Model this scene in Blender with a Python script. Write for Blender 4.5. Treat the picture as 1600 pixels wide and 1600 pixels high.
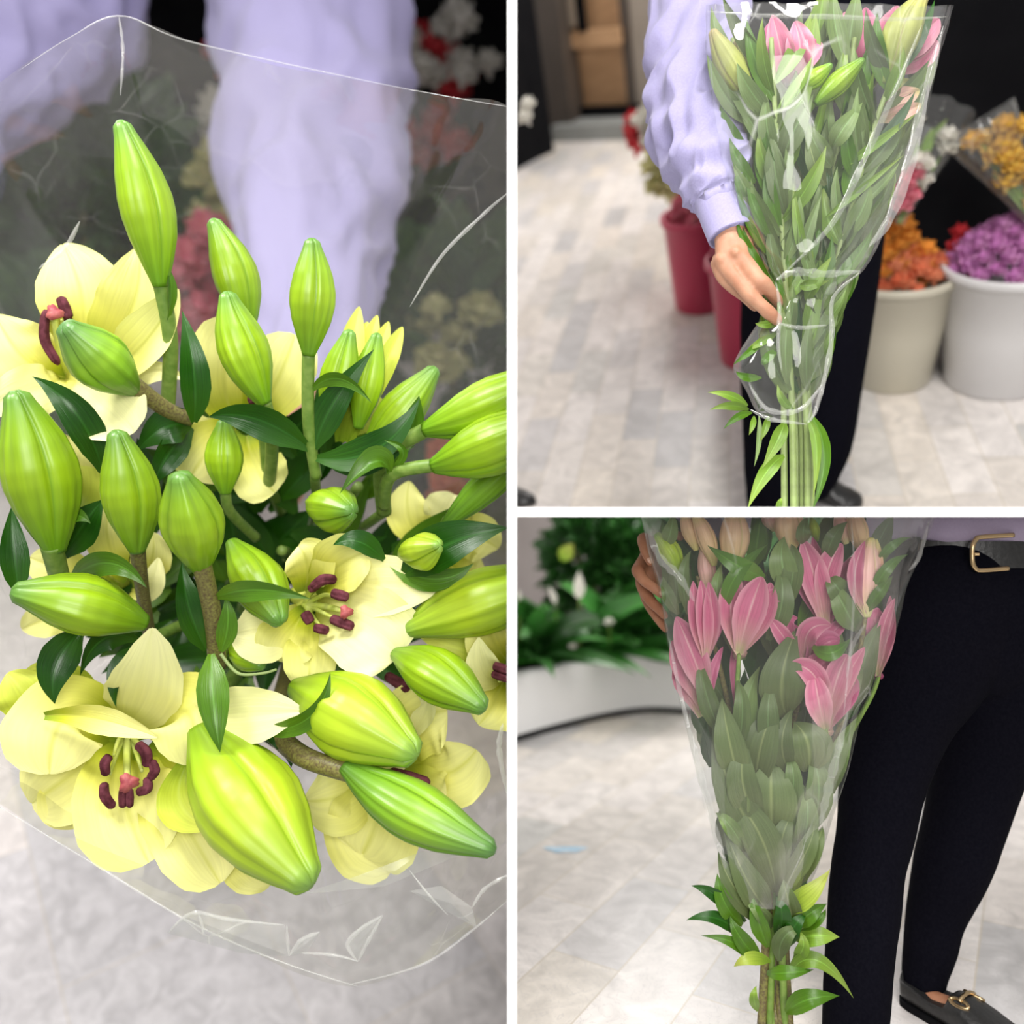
import bpy, bmesh, math, random
from mathutils import Vector, Matrix, noise
R = random.Random(7)
for o in list(bpy.data.objects): bpy.data.objects.remove(o)
SC = bpy.context.scene
COL = SC.collection
# ------------------------------------------------------------------ camera, light, exposure
F = 1300.0; H = 0.97
CAM = Vector((0, 0, H))
cd = bpy.data.cameras.new('camera'); cam = bpy.data.objects.new('camera', cd); COL.objects.link(cam)
cam.location = CAM; cam.rotation_euler = (math.pi/2, 0, 0)
cd.sensor_width = 36; cd.lens = 36*F/1600; cd.clip_start = .05; cd.clip_end = 200
cd.dof.use_dof = True; cd.dof.focus_distance = 1.44; cd.dof.aperture_fstop = 1.35
SC.camera = cam
SC.view_settings.view_transform = 'Standard'; SC.view_settings.look = 'None'
SC.view_settings.gamma = 1; SC.view_settings.use_curve_mapping = False
SC.view_settings.exposure = 0.0
SC.cycles.transparent_max_bounces = 24
w = bpy.data.worlds.new('world'); SC.world = w; w.use_nodes = True
w.node_tree.nodes['Background'].inputs[0].default_value = (1, .985, .97, 1)
w.node_tree.nodes['Background'].inputs[1].default_value = 0.42
def area(name, loc, target, size, power, col=(1, .97, .94), sy=None):
    l = bpy.data.lights.new(name, 'AREA'); l.size = size; l.energy = power; l.color = col
    if sy: l.shape = 'RECTANGLE'; l.size_y = sy
    o = bpy.data.objects.new(name, l); COL.objects.link(o); o.location = loc
    o.rotation_euler = (Vector(target)-Vector(loc)).to_track_quat('-Z', 'Y').to_euler()
    return o
area('unseen_light', (-1.5, .3, 3.3), (-.5, 1.7, .9), .9, 95)
area('unseen_light', (.5, -.3, 3.6), (.6, 2.2, 1.3), 1.0, 88)
area('unseen_light', (.3, -1.6, 1.6), (.8, 2.0, .5), 1.3, 88)  # added front fill behind the camera, brightens the bottom right bay
area('unseen_light', (1.0, 3.0, .955), (1.0, 3.1, 0), 1.1, 9)  # added light tucked under the divider slab, no lamp of the shop
area('unseen_light', (.9, 4.3, 1.55), (1.0, 4.2, 0), .8, 30)  # added light hidden below the tilted floor, brightens the planter plants
area('unseen_light', (1.6, 5.0, 5.6), (.8, 5.6, 3.2), 2.0, 170)  # added light for the dim back walls of the top right bay
area('unseen_light', (-4, 5, 6), (-2.0, 5, -1), 3, 270)  # added light that lifts the floor behind the cream lilies
# ------------------------------------------------------------------ geometry helpers
def P(x, y, d): return CAM+Vector(((x-800)/F*d, d, -(y-800)/F*d))
def PX(n, d): return n/F*d
PLANES = {1: [(Vector((0, 0, 0)), Vector((1, 0, 0)))],
          2: [(Vector((0, 0, 0)), Vector((-1, 0, 0))), (Vector((0, 0, H)), Vector((0, 0, -1)))],
          3: [(Vector((0, 0, 0)), Vector((-1, 0, 0))), (Vector((0, 0, H)), Vector((0, 0, 1)))], 0: []}
ROOM = 0
def mk(name, verts, faces, mat, parent=None, uvs=None, smooth=True, at=None, clip=True, solid=0):
    """one mesh object; verts in world space; parent = thing or part it belongs to"""
    bm = bmesh.new()
    vs = [bm.verts.new(v) for v in verts]
    uvl = bm.loops.layers.uv.new('UVMap') if uvs else None
    for f in faces:
        try: bf = bm.faces.new([vs[i] for i in f])
        except ValueError: continue
        bf.smooth = smooth
        if uvs:
            for lp, i in zip(bf.loops, f): lp[uvl].uv = uvs[i]
    if clip:
        for co, no in PLANES[ROOM]:
            if any((v.co-co).dot(no) > 0 for v in bm.verts):
                bmesh.ops.bisect_plane(bm, geom=bm.verts[:]+bm.edges[:]+bm.faces[:], plane_co=co, plane_no=no, clear_outer=True)
    if not bm.faces:
        bm.free(); return None
    if parent is not None: org = parent['_o'] if '_o' in parent else parent.location
    elif at is not None: org = at
    else:
        xs = [v.co for v in bm.verts]
        org = Vector((sum(v.x for v in xs)/len(xs), sum(v.y for v in xs)/len(xs), min(v.z for v in xs)))
    org = Vector(org)
    for v in bm.verts: v.co -= org
    me = bpy.data.meshes.new(name); bm.to_mesh(me); bm.free()
    me.materials.append(mat)
    o = bpy.data.objects.new(name, me); COL.objects.link(o)
    if parent is not None: o.parent = parent
    else: o.location = org
    o['_o'] = org
    if solid:
        m = o.modifiers.new('s', 'SOLIDIFY'); m.thickness = solid; m.offset = 0
    return o
def thing(name, label, cat, loc, group=None):
    o = bpy.data.objects.new(name, None); COL.objects.link(o); o.location = loc; o.empty_display_size = .05
    o['label'] = label; o['category'] = cat; o['_o'] = Vector(loc)
    if group: o['group'] = group
    return o
def tag(o, label, cat, group=None, kind=None):
    if o is None: return o
    o['label'] = label; o['category'] = cat
    if group: o['group'] = group
    if kind: o['kind'] = kind
    return o
def struct(o):
    if o: o['kind'] = 'structure'
    return o
def tab(t, T):
    for (a, x), (b, y) in zip(T, T[1:]):
        if t <= b:
            k = (t-a)/(b-a) if b > a else 0
            return x+(y-x)*k
    return T[-1][1]
def crom(pts, n):
    """smooth curve through points; each point any-length tuple"""
    m = len(pts)
    if m == 2: return [tuple(a+(b-a)*i/(n-1) for a, b in zip(*pts)) for i in range(n)]
    out = []
    for i in range(n):
        s = i/(n-1)*(m-1); k = min(int(s), m-2); t = s-k
        p0, p1, p2, p3 = pts[max(k-1, 0)], pts[k], pts[k+1], pts[min(k+2, m-1)]
        out.append(tuple(.5*((2*b)+(c-a)*t+(2*a-5*b+4*c-d)*t*t+(3*b-a-3*c+d)*t**3) for a, b, c, d in zip(p0, p1, p2, p3)))
    return out
def loft(centers, ra, rb, side, seg=20, fn=None, cap=True):
    """centers: Vectors; ra/rb lists of radii; side: hint vector; fn(i,j,th,t)->(scale, offset)"""
    V = []; Fc = []; UV = []; n = len(centers)
    for i, c in enumerate(centers):
        t = (centers[min(i+1, n-1)]-centers[max(i-1, 0)])
        if t.length < 1e-9: t = Vector((0, 0, 1))
        t.normalize()
        s = (side-t*side.dot(t))
        if s.length < 1e-6: s = t.orthogonal()
        s.normalize(); b = t.cross(s)
        for j in range(seg):
            th = 2*math.pi*j/seg
            k = fn(i/(n-1), th) if fn else 1
            V.append(c+s*(math.cos(th)*ra[i]*k)+b*(math.sin(th)*rb[i]*k)); UV.append((j/seg, i/(n-1)))
    for i in range(n-1):
        for j in range(seg):
            a = i*seg+j; b_ = i*seg+(j+1) % seg
            Fc.append((a, b_, b_+seg, a+seg))
    if cap:
        V.append(centers[0]); UV.append((.5, 0)); k = len(V)-1
        for j in range(seg): Fc.append((k, (j+1) % seg, j))
        V.append(centers[-1]); UV.append((.5, 1)); k = len(V)-1
        for j in range(seg): Fc.append((k, (n-1)*seg+j, (n-1)*seg+(j+1) % seg))
    return V, Fc, UV
def tube(pts, r0, r1=None, seg=8, n=None):
    r1 = r0 if r1 is None else r1
    n = n or max(6, 5*len(pts)); c = [Vector(p) for p in crom([tuple(p) for p in pts], n)]
    rr = [r0+(r1-r0)*i/(n-1) for i in range(n)]
    return loft(c, rr, rr, Vector((.3, .5, .8)), seg)
def join(*gs):
    V = []; Fc = []; UV = []
    for v, f, u in gs:
        k = len(V); V += v; UV += u; Fc += [tuple(i+k for i in q) for q in f]
    return V, Fc, UV
def box(lo, hi, M=None):
    V = [Vector((x, y, z)) for z in (lo[2], hi[2]) for y in (lo[1], hi[1]) for x in (lo[0], hi[0])]
    if M: V = [M(v) for v in V]
    return V, [(0, 2, 3, 1), (4, 5, 7, 6), (0, 1, 5, 4), (2, 6, 7, 3), (0, 4, 6, 2), (1, 3, 7, 5)], [(0, 0)]*8
LEAF = [(0, .2), (.08, .42), (.2, .78), (.36, 1), (.52, .94), (.68, .7), (.82, .4), (.92, .17), (1, 0)]
PETAL = [(0, .28), (.2, .52), (.4, .86), (.55, 1), (.7, .92), (.82, .68), (.91, .42), (.97, .2), (1, .05)]
STRAP = [(0, .6), (.2, .9), (.5, 1), (.75, .75), (.9, .4), (1, 0)]
def blade(S, M, T, wd, prof=LEAF, cup=.12, ruf=0, roll=0, nu=8, nt=18, seed=0, nrm=None, curl=0):
    C = M*2-(S+T)*.5
    V = []; Fc = []; UV = []
    for i in range(nt+1):
        t = i/nt
        c = S*(1-t)**2+C*2*t*(1-t)+T*t*t
        tg = ((C-S)*(1-t)+(T-C)*t)
        if tg.length < 1e-8: tg = T-S
        tg.normalize()
        n = (nrm if nrm is not None else (CAM-c)).copy(); n = n-tg*n.dot(tg)
        if n.length < 1e-4: n = tg.orthogonal()
        n.normalize()
        rl = roll[0]+(roll[1]-roll[0])*t if isinstance(roll, tuple) else roll
        n = Matrix.Rotation(rl, 3, tg) @ n
        s = tg.cross(n); ww = wd*tab(t, prof)*.5
        for j in range(nu+1):
            v = j/nu*2-1
            dz = cup*wd*(abs(v)**1.6)*tab(t, prof)
            rf = ruf*wd*(math.sin(t*11+seed*2.1+v*1.5)+.6*math.sin(t*23+seed*5+v*4)+.5*math.sin(t*6+seed+2*(v > 0)))*abs(v)**2*tab(t, prof)
            mid = -0.02*wd*math.exp(-(v/.12)**2)
            cu = curl*wd*t**3
            V.append(c+s*(v*ww)+n*(dz+rf+mid-cu)); UV.append(((v+1)/2, t))
    for i in range(nt):
        for j in range(nu):
            a = i*(nu+1)+j; Fc.append((a, a+1, a+nu+2, a+nu+1))
    return V, Fc, UV
BUD = [(0, .27), (.05, .36), (.14, .55), (.3, .84), (.44, .97), (.55, .97), (.7, .82), (.84, .56), (.92, .40), (.97, .33), (1, .12)]
def budgeo(S, T, wd, bend=Vector((0, 0, 0)), tri=.06, groove=.13, seg=64, n=36, phase=0, prof=BUD):
    c = []; M = (S+T)*.5+bend; C = M*2-(S+T)*.5
    ts = [i/(n-1) for i in range(n)]
    for t in ts: c.append(S*(1-t)**2+C*2*t*(1-t)+T*t*t)
    r = [wd*.5*tab(t, prof) for t in ts]
    def fn(t, th):
        a = th*3+phase
        g = math.exp(-(math.sin(a/2)/.16)**2); m = math.exp(-(math.cos(a/2)/.13)**2)
        e = 1+2.6*t**6
        return 1+tri*math.cos(a+math.pi)-groove*g*e*min(1, t*6)+.05*m-.035*math.exp(-((abs(math.cos(a/2))-.3)/.08)**2)
    return loft(c, r, r, Vector((.25, -.6, .9)), seg, fn)
def bake(name, gs, voxel, smooth_it, mat, parent=None, **k):
    """fuse several closed shapes into one continuous surface"""
    V, Fc, _ = join(*gs)
    me = bpy.data.meshes.new('t'); me.from_pydata([tuple(v) for v in V], [], Fc); me.update()
    o = bpy.data.objects.new('t', me); COL.objects.link(o)
    m = o.modifiers.new('r', 'REMESH'); m.mode = 'VOXEL'; m.voxel_size = voxel
    if smooth_it:
        s = o.modifiers.new('s', 'SMOOTH'); s.factor = .6; s.iterations = smooth_it
    dg = bpy.context.evaluated_depsgraph_get(); ev = o.evaluated_get(dg); m2 = ev.to_mesh()
    V = [v.co.copy() for v in m2.vertices]; Fc = [tuple(p.vertices) for p in m2.polygons]
    ev.to_mesh_clear(); bpy.data.objects.remove(o)
    return mk(name, V, Fc, mat, parent, **k)
def limb(spec, seg=14, n=None, side=Vector((1, 0, 0)), fn=None):
    """spec: (px,py,depth, rx_px[, ry_px]) rows -> rounded tube"""
    rows = [tuple(P(s[0], s[1], s[2]))+(PX(s[3], s[2]), PX(s[4] if len(s) > 4 else s[3], s[2])) for s in spec]
    q = crom(rows, n or 7*len(rows))
    c = [Vector(a[:3]) for a in q]; ra = [max(a[3], 1e-4) for a in q]; rb = [max(a[4], 1e-4) for a in q]
    # rounded ends
    for end in (0, 1):
        i0, i1 = (0, 1) if end == 0 else (-1, -2)
        t = (c[i0]-c[i1]).normalized(); r = ra[i0]; r2 = rb[i0]; cc = c[i0]
        ex = [(cc+t*r*math.sin(a), r*math.cos(a), r2*math.cos(a)) for a in (.4, .8, 1.15, 1.4)]
        for e in ex:
            if end == 0: c.insert(0, e[0]); ra.insert(0, e[1]); rb.insert(0, e[2])
            else: c.append(e[0]); ra.append(e[1]); rb.append(e[2])
    return loft(c, ra, rb, side, seg, fn)
# ------------------------------------------------------------------ materials
def nt_(name):
    m = bpy.data.materials.new(name); m.use_nodes = True; t = m.node_tree
    return m, t, t.nodes['Principled BSDF'], t.nodes, t.links
def mat(name, c, rough=.5, spec=.5, metal=0, var=0, nscale=30, bump=0, sub=0, sheen=0, c2=None, stretch=None, trans=0):
    m, t, b, N, L = nt_(name)
    b.inputs['Roughness'].default_value = rough; b.inputs['Metallic'].default_value = metal
    b.inputs['Specular IOR Level'].default_value = spec
    if sheen: b.inputs['Sheen Weight'].default_value = sheen
    if sub:
        b.inputs['Subsurface Weight'].default_value = sub; b.inputs['Subsurface Radius'].default_value = (.02, .012, .006); b.inputs['Subsurface Scale'].default_value = .5
    c2 = c2 or tuple(x*(1-var) for x in c)
    no = N.new('ShaderNodeTexNoise'); no.inputs['Scale'].default_value = nscale; no.inputs['Detail'].default_value = 4
    tc = N.new('ShaderNodeTexCoord'); mp = N.new('ShaderNodeMapping')
    if stretch: mp.inputs['Scale'].default_value = stretch
    L.new(tc.outputs['Object'], mp.inputs[0]); L.new(mp.outputs[0], no.inputs['Vector'])
    mx = N.new('ShaderNodeMix'); mx.data_type = 'RGBA'
    rp = N.new('ShaderNodeMapRange'); rp.inputs[1].default_value = .35; rp.inputs[2].default_value = .65
    L.new(no.outputs['Fac'], rp.inputs[0]); L.new(rp.outputs[0], mx.inputs[0])
    mx.inputs[6].default_value = (*c, 1); mx.inputs[7].default_value = (*c2, 1)
    L.new(mx.outputs[2], b.inputs['Base Color'])
    if bump:
        bp = N.new('ShaderNodeBump'); bp.inputs['Strength'].default_value = bump; bp.inputs['Distance'].default_value = .002
        L.new(no.outputs['Fac'], bp.inputs['Height']); L.new(bp.outputs[0], b.inputs['Normal'])
    if trans:
        tr = N.new('ShaderNodeBsdfTranslucent'); L.new(mx.outputs[2], tr.inputs[0])
        ms = N.new('ShaderNodeMixShader'); ms.inputs[0].default_value = trans
        out = N['Material Output']; L.new(b.outputs[0], ms.inputs[1]); L.new(tr.outputs[0], ms.inputs[2]); L.new(ms.outputs[0], out.inputs[0])
    return m
def plantmat(name, cols, rough=.4, freq=40, vein=.25, trans=.15, mid=None, spec=.5, kind='leaf', var=.12, bump=.25, edge=None):
    """cols = colour ramp along the organ (base to tip); veins run lengthwise"""
    m, t, b, N, L = nt_(name)
    b.inputs['Roughness'].default_value = rough; b.inputs['Specular IOR Level'].default_value = spec
    uv = N.new('ShaderNodeUVMap'); sp = N.new('ShaderNodeSeparateXYZ'); L.new(uv.outputs[0], sp.inputs[0])
    cr = N.new('ShaderNodeValToRGB'); el = cr.color_ramp.elements
    while len(el) < len(cols): el.new(.5)
    for i, (p_, c) in enumerate(cols): el[i].position = p_; el[i].color = (*c, 1)
    L.new(sp.outputs[1], cr.inputs[0])
    # lengthwise veins: noise stretched along the organ
    mp = N.new('ShaderNodeMapping'); mp.inputs['Scale'].default_value = (freq, 1.4, 1); L.new(uv.outputs[0], mp.inputs[0])
    oi = N.new('ShaderNodeObjectInfo'); ml = N.new('ShaderNodeMath'); ml.operation = 'MULTIPLY'; ml.inputs[1].default_value = 37
    L.new(oi.outputs['Random'], ml.inputs[0]); cb = N.new('ShaderNodeCombineXYZ'); L.new(ml.outputs[0], cb.inputs[0]); L.new(ml.outputs[0], cb.inputs[1])
    L.new(cb.outputs[0], mp.inputs['Location'])
    no = N.new('ShaderNodeTexNoise'); no.inputs['Scale'].default_value = 1; no.inputs['Detail'].default_value = 2; L.new(mp.outputs[0], no.inputs['Vector'])
    rp = N.new('ShaderNodeMapRange'); rp.inputs[1].default_value = .3; rp.inputs[2].default_value = .7; rp.inputs[3].default_value = 1-vein; rp.inputs[4].default_value = 1+vein*.5
    L.new(no.outputs['Fac'], rp.inputs[0])
    v = N.new('ShaderNodeMix'); v.data_type = 'RGBA'; v.blend_type = 'MULTIPLY'; v.inputs[0].default_value = 1
    L.new(cr.outputs[0], v.inputs[6]); L.new(rp.outputs[0], v.inputs[7]); col = v.outputs[2]
    if mid is not None:
        # midrib (leaf, petal) or the three seams (bud)
        a = N.new('ShaderNodeMath')
        if kind == 'bud':
            a.operation = 'MULTIPLY'; a.inputs[1].default_value = 3*math.pi; L.new(sp.outputs[0], a.inputs[0])
            s = N.new('ShaderNodeMath'); s.operation = 'SINE'; L.new(a.outputs[0], s.inputs[0])
            ab = N.new('ShaderNodeMath'); ab.operation = 'ABSOLUTE'; L.new(s.outputs[0], ab.inputs[0]); wdt = .17
        else:
            a.operation = 'SUBTRACT'; a.inputs[1].default_value = .5; L.new(sp.outputs[0], a.inputs[0])
            ab = N.new('ShaderNodeMath'); ab.operation = 'ABSOLUTE'; L.new(a.outputs[0], ab.inputs[0]); wdt = .05
        r2 = N.new('ShaderNodeMapRange'); r2.inputs[1].default_value = 0; r2.inputs[2].default_value = wdt; r2.inputs[3].default_value = .75; r2.inputs[4].default_value = 0
        L.new(ab.outputs[0], r2.inputs[0])
        x = N.new('ShaderNodeMix'); x.data_type = 'RGBA'; x.inputs[7].default_value = (*mid, 1)
        L.new(r2.outputs[0], x.inputs[0]); L.new(col, x.inputs[6]); col = x.outputs[2]
    if edge is not None:
        a = N.new('ShaderNodeMath'); a.operation = 'SUBTRACT'; a.inputs[1].default_value = .5; L.new(sp.outputs[0], a.inputs[0])
        ab = N.new('ShaderNodeMath'); ab.operation = 'ABSOLUTE'; L.new(a.outputs[0], ab.inputs[0])
        r2 = N.new('ShaderNodeMapRange'); r2.inputs[1].default_value = .3; r2.inputs[2].default_value = .5; r2.inputs[3].default_value = 0; r2.inputs[4].default_value = .8
        L.new(ab.outputs[0], r2.inputs[0])
        x = N.new('ShaderNodeMix'); x.data_type = 'RGBA'; x.inputs[7].default_value = (*edge, 1)
        L.new(r2.outputs[0], x.inputs[0]); L.new(col, x.inputs[6]); col = x.outputs[2]
    hs = N.new('ShaderNodeHueSaturation'); r3 = N.new('ShaderNodeMapRange'); r3.inputs[3].default_value = 1-var; r3.inputs[4].default_value = 1+var
    L.new(oi.outputs['Random'], r3.inputs[0]); L.new(r3.outputs[0], hs.inputs['Value']); L.new(col, hs.inputs['Color'])
    L.new(hs.outputs[0], b.inputs['Base Color'])
    bp = N.new('ShaderNodeBump'); bp.inputs['Strength'].default_value = bump; bp.inputs['Distance'].default_value = .0015
    L.new(no.outputs['Fac'], bp.inputs['Height']); L.new(bp.outputs[0], b.inputs['Normal'])
    tr = N.new('ShaderNodeBsdfTranslucent'); L.new(hs.outputs[0], tr.inputs[0])
    ms = N.new('ShaderNodeMixShader'); ms.inputs[0].default_value = trans
    L.new(b.outputs[0], ms.inputs[1]); L.new(tr.outputs[0], ms.inputs[2]); L.new(ms.outputs[0], N['Material Output'].inputs[0])
    return m
def filmmat(name, haze=.05, gloss=1.0, scale=14, crease=.35, tint=(.97, .98, .97), rough=.07, stretch=(1, 1, 1), bump=.5, cap=.22):
    m, t, b, N, L = nt_(name); N.remove(b); out = N['Material Output']
    tc = N.new('ShaderNodeTexCoord'); mp = N.new('ShaderNodeMapping'); mp.inputs['Scale'].default_value = stretch
    L.new(tc.outputs['Object'], mp.inputs[0])
    nz = N.new('ShaderNodeTexNoise'); nz.inputs['Scale'].default_value = scale*.35; nz.inputs['Detail'].default_value = 3
    L.new(mp.outputs[0], nz.inputs['Vector'])
    ad = N.new('ShaderNodeMix'); ad.data_type = 'RGBA'; ad.inputs[0].default_value = .12
    L.new(mp.outputs[0], ad.inputs[6]); L.new(nz.outputs['Color'], ad.inputs[7])
    vo = N.new('ShaderNodeTexVoronoi'); vo.feature = 'DISTANCE_TO_EDGE'; vo.inputs['Scale'].default_value = scale; L.new(ad.outputs[2], vo.inputs['Vector'])
    # only a few of the creases are strong
    gate = N.new('ShaderNodeTexNoise'); gate.inputs['Scale'].default_value = scale*.5; L.new(mp.outputs[0], gate.inputs['Vector'])
    g = N.new('ShaderNodeMapRange'); g.inputs[1].default_value = .5; g.inputs[2].default_value = .68; L.new(gate.outputs['Fac'], g.inputs[0])
    c = N.new('ShaderNodeMapRange'); c.inputs[1].default_value = 0; c.inputs[2].default_value = .03; c.inputs[3].default_value = 1; c.inputs[4].default_value = 0
    L.new(vo.outputs['Distance'], c.inputs[0])
    cm = N.new('ShaderNodeMath'); cm.operation = 'MULTIPLY'; L.new(g.outputs[0], cm.inputs[0]); L.new(c.outputs[0], cm.inputs[1])
    bp = N.new('ShaderNodeBump'); bp.inputs['Strength'].default_value = bump; bp.inputs['Distance'].default_value = .006
    hh = N.new('ShaderNodeMath'); hh.operation = 'ADD'; vs = N.new('ShaderNodeMath'); vs.operation = 'MINIMUM'; vs.inputs[1].default_value = .25
    L.new(vo.outputs['Distance'], vs.inputs[0]); L.new(vs.outputs[0], hh.inputs[0]); L.new(nz.outputs['Fac'], hh.inputs[1]); L.new(hh.outputs[0], bp.inputs['Height'])
    tr = N.new('ShaderNodeBsdfTransparent'); tr.inputs[0].default_value = (*tint, 1)
    gl = N.new('ShaderNodeBsdfGlossy'); gl.inputs['Roughness'].default_value = rough; L.new(bp.outputs[0], gl.inputs['Normal'])
    df = N.new('ShaderNodeBsdfDiffuse'); df.inputs[0].default_value = (.9, .9, .88, 1)
    tl = N.new('ShaderNodeBsdfTranslucent'); tl.inputs[0].default_value = (.9, .9, .88, 1)
    dm = N.new('ShaderNodeMixShader'); dm.inputs[0].default_value = .4; L.new(df.outputs[0], dm.inputs[1]); L.new(tl.outputs[0], dm.inputs[2])
    fr = N.new('ShaderNodeFresnel'); fr.inputs[0].default_value = 1.38; L.new(bp.outputs[0], fr.inputs['Normal'])
    fm = N.new('ShaderNodeMath'); fm.operation = 'MULTIPLY'; fm.inputs[1].default_value = gloss; L.new(fr.outputs[0], fm.inputs[0]); fcap = N.new('ShaderNodeMath'); fcap.operation = 'MINIMUM'; fcap.inputs[1].default_value = cap; L.new(fm.outputs[0], fcap.inputs[0]); fm = fcap
    m1 = N.new('ShaderNodeMixShader'); L.new(fm.outputs[0], m1.inputs[0]); L.new(tr.outputs[0], m1.inputs[1]); L.new(gl.outputs[0], m1.inputs[2])
    hz = N.new('ShaderNodeMath'); hz.operation = 'MULTIPLY_ADD'; hz.inputs[1].default_value = crease; hz.inputs[2].default_value = haze; L.new(cm.outputs[0], hz.inputs[0])
    m2 = N.new('ShaderNodeMixShader'); L.new(hz.outputs[0], m2.inputs[0]); L.new(m1.outputs[0], m2.inputs[1]); L.new(dm.outputs[0], m2.inputs[2])
    L.new(m2.outputs[0], out.inputs[0])
    return m
def tilemat(name, rot=0, tw=.2, tl=.38, off=(0, 0), tint=(1, 1, 1)):
    m, t, b, N, L = nt_(name); b.inputs['Roughness'].default_value = .32; b.inputs['Specular IOR Level'].default_value = .4
    uv = N.new('ShaderNodeUVMap'); mp = N.new('ShaderNodeMapping'); mp.inputs['Rotation'].default_value = (0, 0, rot); mp.inputs['Location'].default_value = (*off, 0)
    L.new(uv.outputs[0], mp.inputs[0])
    br = N.new('ShaderNodeTexBrick'); br.inputs['Scale'].default_value = 1; br.inputs['Brick Width'].default_value = tl; br.inputs['Row Height'].default_value = tw
    br.inputs['Mortar Size'].default_value = .0022; br.inputs['Mortar Smooth'].default_value = .2; br.offset = .5
    br.inputs['Color1'].default_value = (0, 0, 0, 1); br.inputs['Color2'].default_value = (1, 1, 1, 1); br.inputs['Mortar'].default_value = (.45, .45, .45, 1)
    L.new(mp.outputs[0], br.inputs['Vector'])
    cr = N.new('ShaderNodeValToRGB'); e = cr.color_ramp.elements
    cs = [(0, (.55, .55, .56)), (.12, (.70, .69, .70)), (.34, (.78, .73, .67)), (.5, (.88, .85, .83)), (.68, (.80, .77, .76)), (.86, (.86, .80, .72)), (1, (.64, .64, .63))]
    while len(e) < len(cs): e.new(.5)
    for i, (p_, c) in enumerate(cs): e[i].position = p_; e[i].color = (*[a*b_ for a, b_ in zip(c, tint)], 1)
    L.new(br.outputs['Color'], cr.inputs[0])
    n1 = N.new('ShaderNodeTexNoise'); n1.inputs['Scale'].default_value = 9; n1.inputs['Detail'].default_value = 6; n1.inputs['Distortion'].default_value = 1.6
    L.new(mp.outputs[0], n1.inputs['Vector'])
    r = N.new('ShaderNodeMapRange'); r.inputs[1].default_value = .3; r.inputs[2].default_value = .7; r.inputs[3].default_value = .78; r.inputs[4].default_value = 1.12; L.new(n1.outputs['Fac'], r.inputs[0])
    mu = N.new('ShaderNodeMix'); mu.data_type = 'RGBA'; mu.blend_type = 'MULTIPLY'; mu.inputs[0].default_value = 1; L.new(cr.outputs[0], mu.inputs[6]); L.new(r.outputs[0], mu.inputs[7])
    wv = N.new('ShaderNodeTexNoise'); wv.inputs['Scale'].default_value = 16; wv.inputs['Detail'].default_value = 8; wv.inputs['Distortion'].default_value = 3; L.new(mp.outputs[0], wv.inputs['Vector'])
    sb = N.new('ShaderNodeMath'); sb.operation = 'SUBTRACT'; sb.inputs[1].default_value = .5; L.new(wv.outputs['Fac'], sb.inputs[0])
    ab = N.new('ShaderNodeMath'); ab.operation = 'ABSOLUTE'; L.new(sb.outputs[0], ab.inputs[0])
    vr = N.new('ShaderNodeMapRange'); vr.inputs[1].default_value = 0; vr.inputs[2].default_value = .025; vr.inputs[3].default_value = .45; vr.inputs[4].default_value = 0; L.new(ab.outputs[0], vr.inputs[0])
    x = N.new('ShaderNodeMix'); x.data_type = 'RGBA'; x.inputs[7].default_value = (.42, .40, .40, 1); L.new(vr.outputs[0], x.inputs[0]); L.new(mu.outputs[2], x.inputs[6])
    y = N.new('ShaderNodeMix'); y.data_type = 'RGBA'; y.inputs[7].default_value = (.42, .36, .26, 1)
    mf = N.new('ShaderNodeMath'); mf.operation = 'MULTIPLY'; mf.inputs[1].default_value = .55; L.new(br.outputs['Fac'], mf.inputs[0]); L.new(mf.outputs[0], y.inputs[0]); L.new(x.outputs[2], y.inputs[6])
    L.new(y.outputs[2], b.inputs['Base Color'])
    return m
def ripple(name, c, c2, scale, rough=.7, sheen=.2, bump=.3):
    return mat(name, c, rough=rough, c2=c2, nscale=scale, bump=bump, sheen=sheen, spec=.2)
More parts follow.
